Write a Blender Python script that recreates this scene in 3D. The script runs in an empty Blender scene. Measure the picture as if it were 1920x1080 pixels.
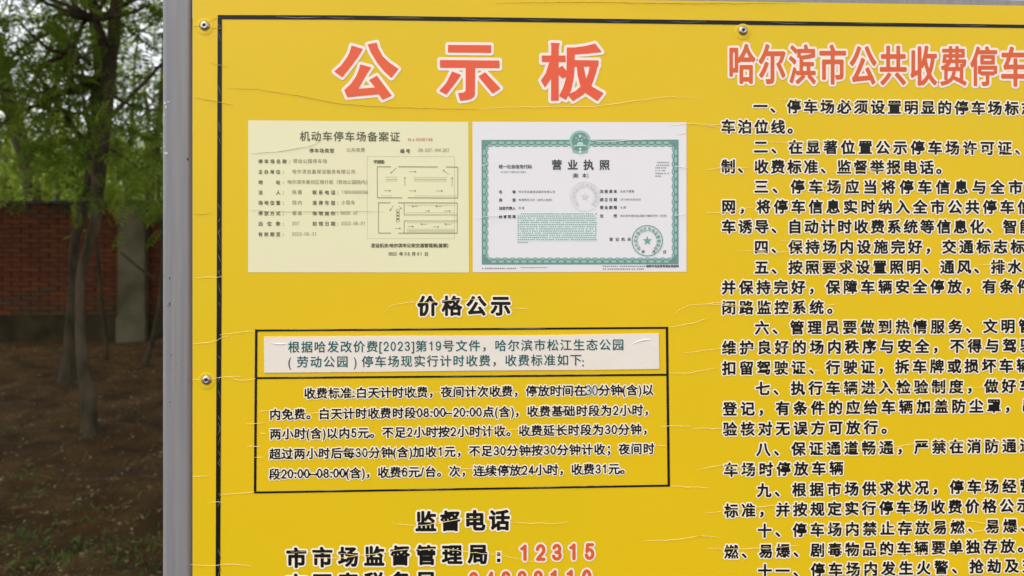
import bpy, math, random
import numpy as np
from math import radians, sin, cos, pi

random.seed(7)
rng = np.random.default_rng(7)
scene = bpy.context.scene
col = scene.collection

# ------------------------------------------------------------------ camera
F_PX = 1478.0            # focal length in photo pixels (photo 1920 x 1080)
HORIZON = 430.0          # photo row of the horizon
YAW = radians(2.88)      # camera turned a little to the right of the board's normal
DIST = 1.035
EYE = 1.5
cam_d = bpy.data.cameras.new('camera')
cam = bpy.data.objects.new('camera', cam_d)
col.objects.link(cam)
scene.camera = cam
cam.location = (0, -DIST, EYE)
cam.rotation_euler = (radians(90), 0, -YAW)
cam_d.sensor_width = 36
cam_d.lens = 36 * F_PX / 1920
cam_d.shift_y = -(540 - HORIZON) / 1920
cam_d.clip_start = 0.05
cam_d.clip_end = 1500
cam_d.dof.use_dof = True
cam_d.dof.focus_distance = 1.035
cam_d.dof.aperture_fstop = 6.0

# ------------------------------------------------------------------ light
SUN_EL, SUN_AZ = radians(60), radians(252)     # azimuth clockwise from +y: veiled sun high at the left, a little behind the camera
world = bpy.data.worlds.new('World')
scene.world = world
world.use_nodes = True
wn = world.node_tree.nodes
bg = wn['Background']
sky = wn.new('ShaderNodeTexSky')
sky.sky_type = 'NISHITA'
sky.sun_disc = False
sky.sun_elevation = SUN_EL
sky.sun_rotation = SUN_AZ
sky.air_density = 1.0
sky.dust_density = 3.0
sky.ozone_density = 1.0
hsv = wn.new('ShaderNodeHueSaturation')          # overcast: the cloud layer takes most of the colour out of the sky
hsv.inputs['Saturation'].default_value = 0.22
world.node_tree.links.new(sky.outputs[0], hsv.inputs['Color'])
world.node_tree.links.new(hsv.outputs[0], bg.inputs[0])
bg.inputs[1].default_value = 0.15
sun_d = bpy.data.lights.new('sun', 'SUN')
sun = bpy.data.objects.new('sun', sun_d)
col.objects.link(sun)
sun_d.energy = 0.6
sun_d.angle = radians(25)
sun_d.color = (1.0, 0.975, 0.93)
sun.location = (-12, -4, 18)
sun.rotation_euler = (radians(90) - SUN_EL, 0, -SUN_AZ + pi)

scene.view_settings.view_transform = 'Standard'
scene.view_settings.look = 'None'
scene.view_settings.gamma = 1
scene.view_settings.use_curve_mapping = False
scene.view_settings.exposure = 1.42
scene.render.engine = 'CYCLES'
scene.cycles.max_bounces = 8
scene.cycles.transparent_max_bounces = 8

# ------------------------------------------------------------------ helpers
RIGHT = np.array([cos(YAW), -sin(YAW), 0.0])
FWD = np.array([sin(YAW), cos(YAW), 0.0])
CAM = np.array([0.0, -DIST, EYE])


def on_board(xy, off=0.0):
    """photo points (n,2) -> points on the plane of the board, off metres proud of it"""
    xy = np.asarray(xy, float)
    X = (xy[:, 0] - 960) / F_PX
    Z = -(xy[:, 1] - HORIZON) / F_PX
    d = FWD[None] + X[:, None] * RIGHT[None]
    t = DIST / d[:, 1]
    out = np.empty((len(xy), 3))
    out[:, 0] = t * d[:, 0]
    out[:, 1] = -off
    out[:, 2] = EYE + t * Z
    return out


def at(px, py, depth):
    d = FWD + (px - 960) / F_PX * RIGHT
    p = CAM + depth * d
    return np.array([p[0], p[1], EYE - depth * (py - HORIZON) / F_PX])


def ground_at(px, py):
    return at(px, py, EYE * F_PX / (py - HORIZON))


def link(o, parent=None):
    col.objects.link(o)
    if parent is not None:
        o.parent = parent
    return o


def tag(o, label=None, cat=None, group=None, kind=None):
    for k, v in (('label', label), ('category', cat), ('group', group), ('kind', kind)):
        if v:
            o[k] = v
    return o


def empty(name, loc, rz=0.0, **kw):
    o = bpy.data.objects.new(name, None)
    o.location = loc
    o.rotation_euler = (0, 0, rz)
    o.empty_display_size = 0.1
    col.objects.link(o)
    return tag(o, **kw)


def mesh_obj(name, me, parent=None, m=None, smooth=False, world_co=True):
    if m is not None:
        me.materials.append(m)
    if smooth:
        me.polygons.foreach_set('use_smooth', np.ones(len(me.polygons), bool))
    o = bpy.data.objects.new(name, me)
    link(o, parent)
    if parent is not None and world_co:
        bpy.context.view_layer.update()
        o.matrix_parent_inverse = parent.matrix_world.inverted()
    return o


def soup(verts, sizes, name='mesh'):
    """polygon soup: consecutive vertices, sizes per polygon"""
    verts = np.asarray(verts, np.float32)
    sizes = np.asarray(sizes, np.int32)
    me = bpy.data.meshes.new(name)
    n = len(verts)
    me.vertices.add(n)
    me.vertices.foreach_set('co', verts.ravel())
    me.loops.add(n)
    me.loops.foreach_set('vertex_index', np.arange(n, dtype=np.int32))
    me.polygons.add(len(sizes))
    me.polygons.foreach_set('loop_start', np.concatenate([[0], np.cumsum(sizes)[:-1]]).astype(np.int32))
    me.update(calc_edges=True)
    return me


def mesh_vf(v, f, name='mesh'):
    me = bpy.data.meshes.new(name)
    me.from_pydata([tuple(map(float, p)) for p in v], [], [tuple(map(int, q)) for q in f])
    me.update()
    return me


class MB:
    def __init__(self):
        self.v, self.f = [], []

    def add(self, v, f):
        n = len(self.v)
        self.v += [tuple(map(float, p)) for p in v]
        self.f += [tuple(i + n for i in q) for q in f]

    def box(self, x0, x1, y0, y1, z0, z1):
        v = [(x, y, z) for z in (z0, z1) for y in (y0, y1) for x in (x0, x1)]
        self.add(v, [(0, 2, 3, 1), (4, 5, 7, 6), (0, 1, 5, 4), (2, 6, 7, 3), (0, 4, 6, 2), (1, 3, 7, 5)])

    def tube(self, pts, rad, n=8, cap=True, wob=0.0):
        pts = np.asarray(pts, float)
        V, Fc = [], []
        ref = np.array([0.3, 1.0, 0.1])
        for i, p in enumerate(pts):
            a = pts[max(i - 1, 0)]
            b = pts[min(i + 1, len(pts) - 1)]
            t = (b - a) / (np.linalg.norm(b - a) + 1e-9)
            u = np.cross(t, ref)
            if np.linalg.norm(u) < 1e-3:
                u = np.cross(t, (1, 0, 0))
            u /= np.linalg.norm(u)
            w = np.cross(t, u)
            for k in range(n):
                r = rad[i] * (1 + wob * random.uniform(-1, 1))
                V.append(p + r * (cos(2 * pi * k / n) * u + sin(2 * pi * k / n) * w))
        for i in range(len(pts) - 1):
            for k in range(n):
                a, b = i * n + k, i * n + (k + 1) % n
                Fc.append((a, b, b + n, a + n))
        if cap:
            Fc.append(tuple(range(n))[::-1])
            Fc.append(tuple((len(pts) - 1) * n + k for k in range(n)))
        self.add(V, Fc)

    def mesh(self, name='mesh'):
        return mesh_vf(self.v, self.f, name)


def smooth_path(pts, rad, n):
    """Catmull-Rom resample of a path with radii"""
    P = np.column_stack([np.asarray(pts, float), rad])
    P = np.vstack([2 * P[0] - P[1], P, 2 * P[-1] - P[-2]])
    out = []
    for i in range(1, len(P) - 2):
        for k in range(n):
            t = k / n
            a, b, c, d = P[i - 1], P[i], P[i + 1], P[i + 2]
            out.append(0.5 * (2 * b + (c - a) * t + (2 * a - 5 * b + 4 * c - d) * t * t + (3 * b - a - 3 * c + d) * t ** 3))
    out.append(P[-2])
    out = np.array(out)
    return out[:, :3], np.maximum(out[:, 3], 0.002)


# ------------------------------------------------------------------ materials
def mat(name, color, rough=0.6, metal=0.0, noise=0.0, scale=30.0, bump=0.0, bscale=80.0, color2=None, spec=0.5, coords='Object', detail=4.0, stretch=None):
    m = bpy.data.materials.new(name)
    m.use_nodes = True
    nt = m.node_tree
    b = nt.nodes['Principled BSDF']
    b.inputs['Base Color'].default_value = (*color, 1)
    b.inputs['Roughness'].default_value = rough
    b.inputs['Metallic'].default_value = metal
    b.inputs['Specular IOR Level'].default_value = spec
    if noise or color2 or bump:
        tc = nt.nodes.new('ShaderNodeTexCoord')
        src = tc.outputs[coords]
        if stretch:
            mp = nt.nodes.new('ShaderNodeMapping')
            mp.inputs['Scale'].default_value = stretch
            nt.links.new(src, mp.inputs[0])
            src = mp.outputs[0]
    if noise or color2:
        n = nt.nodes.new('ShaderNodeTexNoise')
        n.inputs['Scale'].default_value = scale
        n.inputs['Detail'].default_value = detail
        nt.links.new(src, n.inputs['Vector'])
        mx = nt.nodes.new('ShaderNodeMix')
        mx.data_type = 'RGBA'
        c2 = color2 or tuple(c * (1 - noise) for c in color)
        mx.inputs[6].default_value = (*color, 1)
        mx.inputs[7].default_value = (*c2, 1)
        rp = nt.nodes.new('ShaderNodeMapRange')
        rp.inputs['From Min'].default_value = 0.35
        rp.inputs['From Max'].default_value = 0.65
        nt.links.new(n.outputs['Fac'], rp.inputs['Value'])
        nt.links.new(rp.outputs[0], mx.inputs[0])
        nt.links.new(mx.outputs[2], b.inputs['Base Color'])
    if bump:
        n2 = nt.nodes.new('ShaderNodeTexNoise')
        n2.inputs['Scale'].default_value = bscale
        n2.inputs['Detail'].default_value = 5
        nt.links.new(src, n2.inputs['Vector'])
        bp = nt.nodes.new('ShaderNodeBump')
        bp.inputs['Strength'].default_value = bump
        bp.inputs['Distance'].default_value = 0.01
        nt.links.new(n2.outputs['Fac'], bp.inputs['Height'])
        nt.links.new(bp.outputs[0], b.inputs['Normal'])
    return m


def leaf_mat(name, dark, light, trans=0.5):
    m = bpy.data.materials.new(name)
    m.use_nodes = True
    nt = m.node_tree
    nt.nodes.remove(nt.nodes['Principled BSDF'])
    out = nt.nodes['Material Output']
    at_ = nt.nodes.new('ShaderNodeAttribute')
    at_.attribute_name = 'tint'
    mx = nt.nodes.new('ShaderNodeMix')
    mx.data_type = 'RGBA'
    mx.inputs[6].default_value = (*dark, 1)
    mx.inputs[7].default_value = (*light, 1)
    nt.links.new(at_.outputs['Fac'], mx.inputs[0])
    d = nt.nodes.new('ShaderNodeBsdfDiffuse')
    t = nt.nodes.new('ShaderNodeBsdfTranslucent')
    ms = nt.nodes.new('ShaderNodeMixShader')
    ms.inputs[0].default_value = trans
    nt.links.new(mx.outputs[2], d.inputs[0])
    nt.links.new(mx.outputs[2], t.inputs[0])
    nt.links.new(d.outputs[0], ms.inputs[1])
    nt.links.new(t.outputs[0], ms.inputs[2])
    nt.links.new(ms.outputs[0], out.inputs[0])
    return m


M = {}
M['yellow'] = mat('yellow_vinyl', (0.73, 0.475, 0.006), 0.40, bump=0.05, bscale=7, color2=(0.68, 0.475, 0.006), scale=3.1, spec=0.32, detail=3)
M['black'] = mat('black_print', (0.006, 0.006, 0.006), 0.42, spec=0.25)
M['red'] = mat('red_print', (0.74, 0.088, 0.038), 0.42, color2=(0.72, 0.115, 0.036), scale=6, spec=.35)
M['orange'] = mat('orange_red_print', (0.66, 0.10, 0.026), 0.42, color2=(0.64, 0.115, 0.028), scale=6, spec=.35)
M['cream'] = mat('cream_outline', (0.90, 0.82, 0.66), 0.42)
M['pink'] = mat('pale_pink_outline', (0.86, 0.74, 0.66), 0.42)
M['teal'] = mat('teal_ink', (0.0, 0.10, 0.105), 0.5, spec=.3)
M['ink'] = mat('grey_ink', (0.10, 0.10, 0.055), 0.5)
M['planink'] = mat('plan_ink', (0.19, 0.19, 0.11), 0.5)
M['faint'] = mat('faint_ink', (0.25, 0.25, 0.15), 0.5)
M['redink'] = mat('faded_red_ink', (0.50, 0.16, 0.10), 0.5)
M['dark'] = mat('dark_ink', (0.05, 0.06, 0.06), 0.5)
M['darkfaint'] = mat('pale_dark_ink', (0.20, 0.21, 0.21), 0.5)
M['greenpaper'] = mat('pale_green_print', (0.74, 0.72, 0.44), 0.45, color2=(0.74, 0.70, 0.45), scale=8)
M['whitepaper'] = mat('white_print', (0.73, 0.71, 0.72), 0.45)
M['strip'] = mat('white_sticker', (0.76, 0.70, 0.62), 0.4, bump=0.12, bscale=14, color2=(0.74, 0.66, 0.57), scale=3)
M['sage'] = mat('sage_green_print', (0.13, 0.27, 0.23), 0.5)
M['sagelight'] = mat('light_sage_print', (0.28, 0.47, 0.40), 0.5)
M['sagepale'] = mat('pale_sage_print', (0.55, 0.74, 0.67), 0.5)
M['seal'] = mat('green_seal_ink', (0.14, 0.34, 0.28), 0.5)
M['ghost'] = mat('grey_watermark_ink', (0.64, 0.61, 0.60), 0.5)
M['mint'] = mat('mint_tint', (0.64, 0.74, 0.70), 0.5)
M['scope'] = mat('blurred_scope_ink', (0.20, 0.30, 0.27), 0.5)
M['post'] = mat('grey_painted_steel', (0.225, 0.222, 0.228), 0.48, color2=(0.188, 0.187, 0.198), scale=170, bump=0.06, bscale=160, stretch=(1, 1, 0.035))
M['chipdark'] = mat('bare_rust', (0.035, 0.03, 0.03), 0.7)
M['chiplight'] = mat('bare_zinc', (0.5, 0.5, 0.5), 0.4)
M['steel'] = mat('rivet_steel', (0.42, 0.38, 0.36), 0.33, metal=0.9)
M['hole'] = mat('rivet_hollow', (0.02, 0.02, 0.02), 0.6)
M['edge'] = mat('panel_edge', (0.50, 0.27, 0.03), 0.5)
M['back'] = mat('dark_green_back', (0.03, 0.05, 0.045), 0.6)
M['crease'] = mat('worn_vinyl_fold', (0.86, 0.68, 0.26), 0.4)
M['creasedark'] = mat('cracked_vinyl_fold', (0.46, 0.28, 0.02), 0.6)
M['creasegrey'] = mat('lifted_film_sheen', (0.085, 0.08, 0.078), 0.32)  # wrinkled film on the black lines, its reflection put into the grey
M['creasepaper'] = mat('paper_fold', (0.42, 0.41, 0.28), 0.5)

M['soil'] = mat('bare_soil', (0.098, 0.053, 0.017), 0.95, color2=(0.042, 0.023, 0.009), scale=3.2, bump=0.9, bscale=18, spec=0.1, detail=8)
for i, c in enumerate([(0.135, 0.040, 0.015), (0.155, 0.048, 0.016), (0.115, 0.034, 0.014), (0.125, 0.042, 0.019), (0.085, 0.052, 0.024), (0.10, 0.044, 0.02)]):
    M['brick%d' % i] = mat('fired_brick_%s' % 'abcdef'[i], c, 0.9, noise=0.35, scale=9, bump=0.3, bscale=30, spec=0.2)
M['mortar'] = mat('old_mortar', (0.075, 0.04, 0.022), 0.95, noise=0.4, scale=6, spec=0.1)
M['render'] = mat('weathered_cement', (0.14, 0.12, 0.068), 0.9, noise=0.45, scale=3, bump=0.2, bscale=20, spec=0.2)
M['plinth'] = mat('mossy_cement', (0.055, 0.042, 0.021), 0.95, noise=0.5, scale=3, bump=0.2, bscale=20, spec=0.1)
M['coping'] = mat('dark_coping_stone', (0.06, 0.055, 0.045), 0.9, noise=0.4, scale=4, bump=0.2, spec=0.1)
M['bark'] = mat('grey_brown_bark', (0.08, 0.06, 0.034), 0.95, color2=(0.04, 0.033, 0.022), scale=14, bump=0.9, bscale=22, spec=0.1, stretch=(1, 1, 0.35))
M['barkpale'] = mat('pale_scarred_bark', (0.105, 0.08, 0.05), 0.95, color2=(0.04, 0.032, 0.02), scale=9, bump=0.9, bscale=22, spec=0.1, stretch=(1, 1, 0.4))
M['leaf'] = leaf_mat('pinnate_leaf', (0.09, 0.165, 0.018), (0.26, 0.34, 0.045), 0.55)
M['leaflit'] = leaf_mat('lit_leaf', (0.14, 0.22, 0.022), (0.32, 0.40, 0.06), 0.6)  # paler copy of the leaf green, stronger light beyond the wall mixed in
M['weed'] = leaf_mat('weed_leaf', (0.05, 0.085, 0.018), (0.13, 0.17, 0.045), 0.35)
M['straw'] = leaf_mat('dead_straw', (0.05, 0.036, 0.016), (0.22, 0.16, 0.06), 0.1)
M['litter'] = leaf_mat('dry_litter', (0.06, 0.04, 0.018), (0.46, 0.35, 0.17), 0.1)

# ------------------------------------------------------------------ ground and sky side of the setting
def spaced(fine0, fine1, step, coarse):
    return np.unique(np.concatenate([np.arange(fine0, fine1 + 1e-6, step), coarse]))

gx = spaced(-9, 3, 0.09, [-600, -250, -100, -50, -25, -15, -11, 4, 6, 10, 20, 50, 100, 250, 600])
gy = spaced(0.5, 12, 0.09, [-600, -250, -100, -40, -15, -6, -3, -1, 0, 14, 18, 30, 60, 120, 300, 900])
GX, GY = np.meshgrid(gx, gy)
H = np.zeros_like(GX)
for _ in range(26):
    a = rng.uniform(0, 2 * pi)
    k = rng.uniform(1.5, 26)
    H += (0.035 / k ** 0.75) * np.sin(k * (GX * cos(a) + GY * sin(a)) + rng.uniform(0, 6.28))
fade = np.clip((GX + 9) / 1, 0, 1) * np.clip((3 - GX) / 1, 0, 1) * np.clip((GY - 0.5) / 1, 0, 1) * np.clip((10.0 - GY) / 0.6, 0, 1)
H = H * fade + rng.normal(0, 0.004, H.shape) * fade
gv = np.column_stack([GX.ravel(), GY.ravel(), H.ravel()])
nx, ny = len(gx), len(gy)
ii, jj = np.meshgrid(np.arange(nx - 1), np.arange(ny - 1))
q = (jj * nx + ii).ravel()
gf = np.column_stack([q, q + 1, q + nx + 1, q + nx])
ground = mesh_obj('ground', mesh_vf(gv, gf, 'ground'), None, M['soil'], smooth=True)
tag(ground, kind='structure')


def ground_h(x, y):
    i = np.clip(np.searchsorted(gx, x), 0, nx - 1)
    j = np.clip(np.searchsorted(gy, y), 0, ny - 1)
    return H[j, i]


# ------------------------------------------------------------------ brick wall
WALL_D = EYE * F_PX / (638 - HORIZON)
wall_o = at(960, HORIZON, WALL_D)
wall = empty('brick_wall', (wall_o[0], wall_o[1], 0), -YAW, label='old red brick boundary wall with a cement pilaster behind the trees', cat='wall')
MPP = WALL_D / F_PX       # metres per photo pixel on the wall


def wx(px):
    return (px - 960) * MPP


z_pl = (638 - 592) * MPP
z_top = (638 - 384) * MPP
z_cop = (638 - 376) * MPP
X0, X1 = wx(-900), wx(2100)
mb = MB(); mb.box(X0, X1, 0.012, 0.24, 0.0, z_top)
mesh_obj('mortar_core', mb.mesh(), wall, M['mortar'], world_co=False)
mb = MB(); mb.box(X0, X1, -0.035, 0.009, -0.05, z_pl)
mesh_obj('plinth', mb.mesh(), wall, M['plinth'], world_co=False)
mb = MB()
cx = X0
while cx < X1:
    mb.box(cx, min(cx + 0.595, X1), -0.06, 0.30, z_top + 0.002 + random.uniform(0, .006), z_cop + random.uniform(-.004, .004))
    cx += 0.6
mesh_obj('coping', mb.mesh(), wall, M['coping'], world_co=False)
mb = MB(); mb.box(wx(228), wx(278), -0.11, 0.008, z_pl + 0.002, z_top - 0.002)
mb.box(wx(226), wx(280), -0.13, -0.037, -0.05, z_pl)
mesh_obj('pilaster', mb.mesh(), wall, M['render'], world_co=False)
# bricks: a small set of shared meshes, each brick its own object where it shows
BW, BH, J = 0.240, 0.053, 0.011


def brick_mesh(i):
    w, h, d, c = BW / 2, BH / 2, 0.05, 0.004
    r = lambda: random.uniform(-0.003, 0.003)
    v = [(-w + r(), d, -h + r()), (w + r(), d, -h + r()), (w + r(), d, h + r()), (-w + r(), d, h + r())]
    v += [(-w + r(), c, -h + r()), (w + r(), c, -h + r()), (w + r(), c, h + r()), (-w + r(), c, h + r())]
    v += [(-w + c + r(), r() * .4, -h + c), (w - c + r(), r() * .4, -h + c), (w - c, r() * .4, h - c + r()), (-w + c, r() * .4, h - c + r())]
    f = []
    for a in (0, 4):
        for k in range(4):
            f.append((a + k, a + (k + 1) % 4, a + 4 + (k + 1) % 4, a + 4 + k))
    f.append((8, 9, 10, 11))
    return mesh_vf(v, f, 'brick')


brick_meshes = []
for i in range(12):
    me = brick_mesh(i)
    me.materials.append(M['brick%d' % (i % 6)])
    brick_meshes.append(me)
rest_v, rest_f = [], []
rows = int((z_top - z_pl) / (BH + J))
vis_lo, vis_hi = wx(-25), wx(318)
n_br = 0
pil0, pil1 = wx(228) + 0.005, wx(278) - 0.005
rmb = [MB() for _ in range(6)]


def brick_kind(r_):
    # mossy grime on the lowest courses, coping's shade put into the colour of the top ones
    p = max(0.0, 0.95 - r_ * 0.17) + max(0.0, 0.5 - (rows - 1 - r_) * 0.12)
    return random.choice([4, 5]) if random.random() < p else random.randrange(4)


for r_ in range(rows):
    z = z_pl + (r_ + 0.5) * (z_top - z_pl) / rows
    x = X0 + (0.125 if r_ % 2 else 0.0)
    while x < X1 - 0.13:
        x += BW + J
        if x - BW / 2 > pil0 and x + BW / 2 < pil1:
            continue
        if vis_lo < x + BW / 2 and x - BW / 2 < vis_hi and n_br < 299:
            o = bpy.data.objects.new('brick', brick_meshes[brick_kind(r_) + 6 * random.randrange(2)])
            o.location = (x, 0.0 + random.uniform(-0.006, 0.006), z)
            o.rotation_euler = (random.uniform(-.02, .02), random.uniform(-.008, .008), random.uniform(-.012, .012))
            link(o, wall)
            n_br += 1
        else:
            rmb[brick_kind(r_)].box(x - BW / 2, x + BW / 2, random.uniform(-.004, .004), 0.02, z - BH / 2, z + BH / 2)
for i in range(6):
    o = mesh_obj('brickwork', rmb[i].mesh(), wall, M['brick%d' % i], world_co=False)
    o['kind'] = 'stuff'

# ------------------------------------------------------------------ trees
def leaf_template(pairs=5, wide=0.13):
    """pinnate compound leaf of length 1 along +x, quads"""
    V = []
    def leaflet(base, ang, L, w, droop):
        d = np.array([cos(ang), sin(ang), -droop]); s = np.array([-sin(ang), cos(ang), 0])
        V.extend([base, base + d * L * .45 + s * w * L + np.array([0, 0, .03]), base + d * L, base + d * L * .45 - s * w * L + np.array([0, 0, .03])])
    for k in range(pairs):
        t = 0.22 + 0.68 * k / (pairs - 1)
        b = np.array([t, 0, -0.22 * t * t])
        L = 0.36 * (1 - 0.25 * abs(k - pairs * .4) / pairs)
        for sg in (-1, 1):
            leaflet(b, sg * 1.05, L, wide * 1.3, 0.25)
    leaflet(np.array([0.92, 0, -0.2]), 0, 0.34, wide * 1.3, 0.3)
    V.extend([np.array([0, .006, 0]), np.array([.95, .005, -.2]), np.array([.95, -.005, -.2]), np.array([0, -.006, 0])])
    return np.array(V)


LEAF = leaf_template()
LEAF_FAR = leaf_template(3, 0.17)


def rot_mats(yaw, pitch, roll):
    cy, sy, cp, sp, cr, sr = np.cos(yaw), np.sin(yaw), np.cos(pitch), np.sin(pitch), np.cos(roll), np.sin(roll)
    R = np.empty((len(yaw), 3, 3))
    R[:, 0, 0] = cy * cp; R[:, 0, 1] = cy * sp * sr - sy * cr; R[:, 0, 2] = cy * sp * cr + sy * sr
    R[:, 1, 0] = sy * cp; R[:, 1, 1] = sy * sp * sr + cy * cr; R[:, 1, 2] = sy * sp * cr - cy * sr
    R[:, 2, 0] = -sp;     R[:, 2, 1] = cp * sr;                R[:, 2, 2] = cp * cr
    return R


def leaves_mesh(centres, size, tmpl=LEAF, name='crown', droop=0.35):
    n = len(centres)
    R = rot_mats(rng.uniform(0, 2 * pi, n), rng.normal(droop, 0.35, n), rng.normal(0, 0.35, n))
    s = size * rng.uniform(0.65, 1.25, n)
    V = np.einsum('nij,kj->nki', R, tmpl) * s[:, None, None] + centres[:, None, :]
    k = len(tmpl) // 4
    me = soup(V.reshape(-1, 3), np.full(n * k, 4), name)
    t = np.clip(rng.normal(0.45, 0.28, n), 0, 1)
    a = me.attributes.new('tint', 'FLOAT', 'FACE')
    a.data.foreach_set('value', np.repeat(t, k).astype(np.float32))
    return me


def clumps(c, r, n_clump, per, spread):
    """leaf centres in clumps through an ellipsoid, thinner in the middle"""
    d = rng.normal(size=(n_clump, 3)); d /= np.linalg.norm(d, axis=1)[:, None]
    rad = rng.uniform(0.25, 1.0, n_clump) ** 0.5
    cc = np.asarray(c) + d * rad[:, None] * np.asarray(r)
    pts = cc[:, None, :] + rng.normal(size=(n_clump, per, 3)) * np.asarray(spread)
    return cc, pts.reshape(-1, 3)


def build_tree(name, label, trunk, limbs, crowns, leaf_size, bark='bark', leaf='leaf', tmpl=LEAF, group='trees in the shady grove', twigs=10, extra=None):
    base = trunk[0][0]
    root = empty(name, (float(base[0]), float(base[1]), 0.0), label=label, cat='tree', group=group)
    mb = MB()
    p, r = smooth_path([t[0] for t in trunk], [t[1] for t in trunk], 4)
    mb.tube(p, r, 10, wob=0.07)
    for L in limbs:
        p, r = smooth_path([t[0] for t in L], [t[1] for t in L], 3)
        mb.tube(p, r, 7, wob=0.06)
    allp = []
    top = np.asarray(trunk[-1][0])
    for (c, r, nc, per, sp) in crowns:
        cc, pts = clumps(c, r, nc, per, sp)
        allp.append(pts)
        for q_ in cc[rng.permutation(len(cc))[:twigs]]:
            s = np.asarray(c) * 0.5 + top * 0.5 if np.linalg.norm(top - c) < 3.5 else np.asarray(c)
            mid = (s + q_) / 2 + rng.normal(size=3) * 0.12
            pp, rr = smooth_path([s, mid, q_], [0.022, 0.013, 0.004], 3)
            mb.tube(pp, rr, 5)
    if extra is not None:
        allp.append(extra)
    mesh_obj('trunk', mb.mesh('trunk'), root, M[bark], smooth=True)
    o = mesh_obj('crown', leaves_mesh(np.vstack(allp), leaf_size, tmpl), root, M[leaf])
    return root


def pxpath(pts, depth, k=1.0):
    return [(at(x, y, depth), w * 0.5 * depth / F_PX * k) for x, y, w in pts]


def up(p, *d):
    """continue a path upwards out of the frame"""
    q_ = np.array(p[0]); out = []
    for dx, dy, dz, r in d:
        q_ = q_ + np.array([dx, dy, dz]); out.append((q_.copy(), r))
    return out


# the forked tree nearest the board
D = 5.66
tr = pxpath([(173, 832, 52), (170, 808, 32), (165, 750, 27), (158, 700, 22), (151, 640, 18), (150, 560, 17), (153, 510, 17), (166, 460, 18), (179, 410, 20), (183, 360, 23), (188, 300, 26), (196, 225, 26), (202, 165, 26), (206, 105, 25)], D)
l1 = pxpath([(203, 120, 22), (192, 74, 17), (178, 28, 15)], D); l1 += up(l1[-1], (-.15, .1, .6, .03), (-.3, .2, .9, .015))
l2 = pxpath([(205, 110, 26), (214, 66, 24), (219, 10, 22)], D); l2 += up(l2[-1], (.1, .1, .8, .04), (.2, .1, 1.0, .02))
l3 = pxpath([(173, 300, 14), (160, 270, 11), (137, 237, 9), (104, 193, 7), (67, 137, 5), (30, 95, 3)], D)
l4 = pxpath([(183, 265, 8), (230, 293, 6), (274, 326, 5), (302, 346, 3)], D)
l5 = pxpath([(186, 240, 12), (235, 190, 9), (275, 150, 7), (330, 90, 5)], D - .2)
l6 = pxpath([(180, 330, 8), (160, 200, 6), (150, 160, 4), (165, 90, 3)], D - .1)
low = np.array([at(px, py, D + random.uniform(-1.3, .5)) for px, py in
                [(random.gauss(110, 70), random.uniform(160, 350)) for _ in range(60)] +
                [(random.gauss(250, 45), random.uniform(180, 380)) for _ in range(60)] +
                [(random.gauss(90, 60), random.uniform(340, 400)) for _ in range(10)] +
                [(random.gauss(280, 22), random.uniform(380, 430)) for _ in range(8)]])
build_tree('tree', 'forked tree nearest the sign, pale scarred trunk bent near the ground',
           tr, [l1, l2, l3, l4, l5, l6],
           [(at(150, -30, D), (1.2, 1.2, .6), 44, 13, .18), (at(150, 190, D + .3), (.8, .9, .42), 36, 13, .15), (at(60, 90, D), (.5, .7, .4), 18, 13, .16), (at(200, -460, D - .3), (2.2, 2.2, 1.0), 80, 16, .3)],
           0.165, bark='barkpale', extra=low, twigs=7)
# second trunk just behind
D = 7.86
tr = pxpath([(127, 724, 46), (128, 700, 30), (131, 650, 22), (136, 560, 17), (138, 480, 16), (145, 430, 17), (158, 390, 18), (169, 340, 20), (174, 281, 20), (178, 220, 15), (184, 150, 12)], D)
tr += up(tr[-1], (-.1, .1, .8, .04), (-.1, .1, 1.0, .02))
build_tree('tree', 'straighter dark trunk just behind the forked tree', tr,
           [pxpath([(158, 300, 9), (120, 250, 7), (80, 190, 5), (40, 150, 4)], D)],
           [(at(110, 70, D), (1.3, 1.3, .9), 38, 13, .2), (at(60, 270, D + .4), (.7, .8, .4), 14, 12, .18)], 0.19, twigs=7)
# thin saplings in front of the wall
D = 9.16
tr = pxpath([(200, 674, 9), (198, 630, 6), (190, 560, 6), (184, 490, 6), (176, 430, 5), (172, 380, 5), (180, 300, 4)], D)
build_tree('sapling', 'thin upright sapling in front of the brick wall', tr, [], [(at(190, 290, D), (.5, .5, .5), 16, 10, .15)], 0.22, group='saplings by the wall', twigs=4)
D = 8.8
tr = pxpath([(273, 686, 14), (276, 670, 10), (285, 640, 9), (296, 590, 8), (303, 540, 8), (306, 470, 7), (300, 400, 6), (296, 320, 5)], D)
build_tree('sapling', 'leaning sapling beside the grey post, right of the pilaster', tr,
           [pxpath([(304, 530, 4), (275, 513, 4), (252, 495, 4), (226, 473, 3)], D)],
           [(at(300, 300, D), (.6, .6, .5), 18, 10, .16)], 0.22, group='saplings by the wall', twigs=4)
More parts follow.
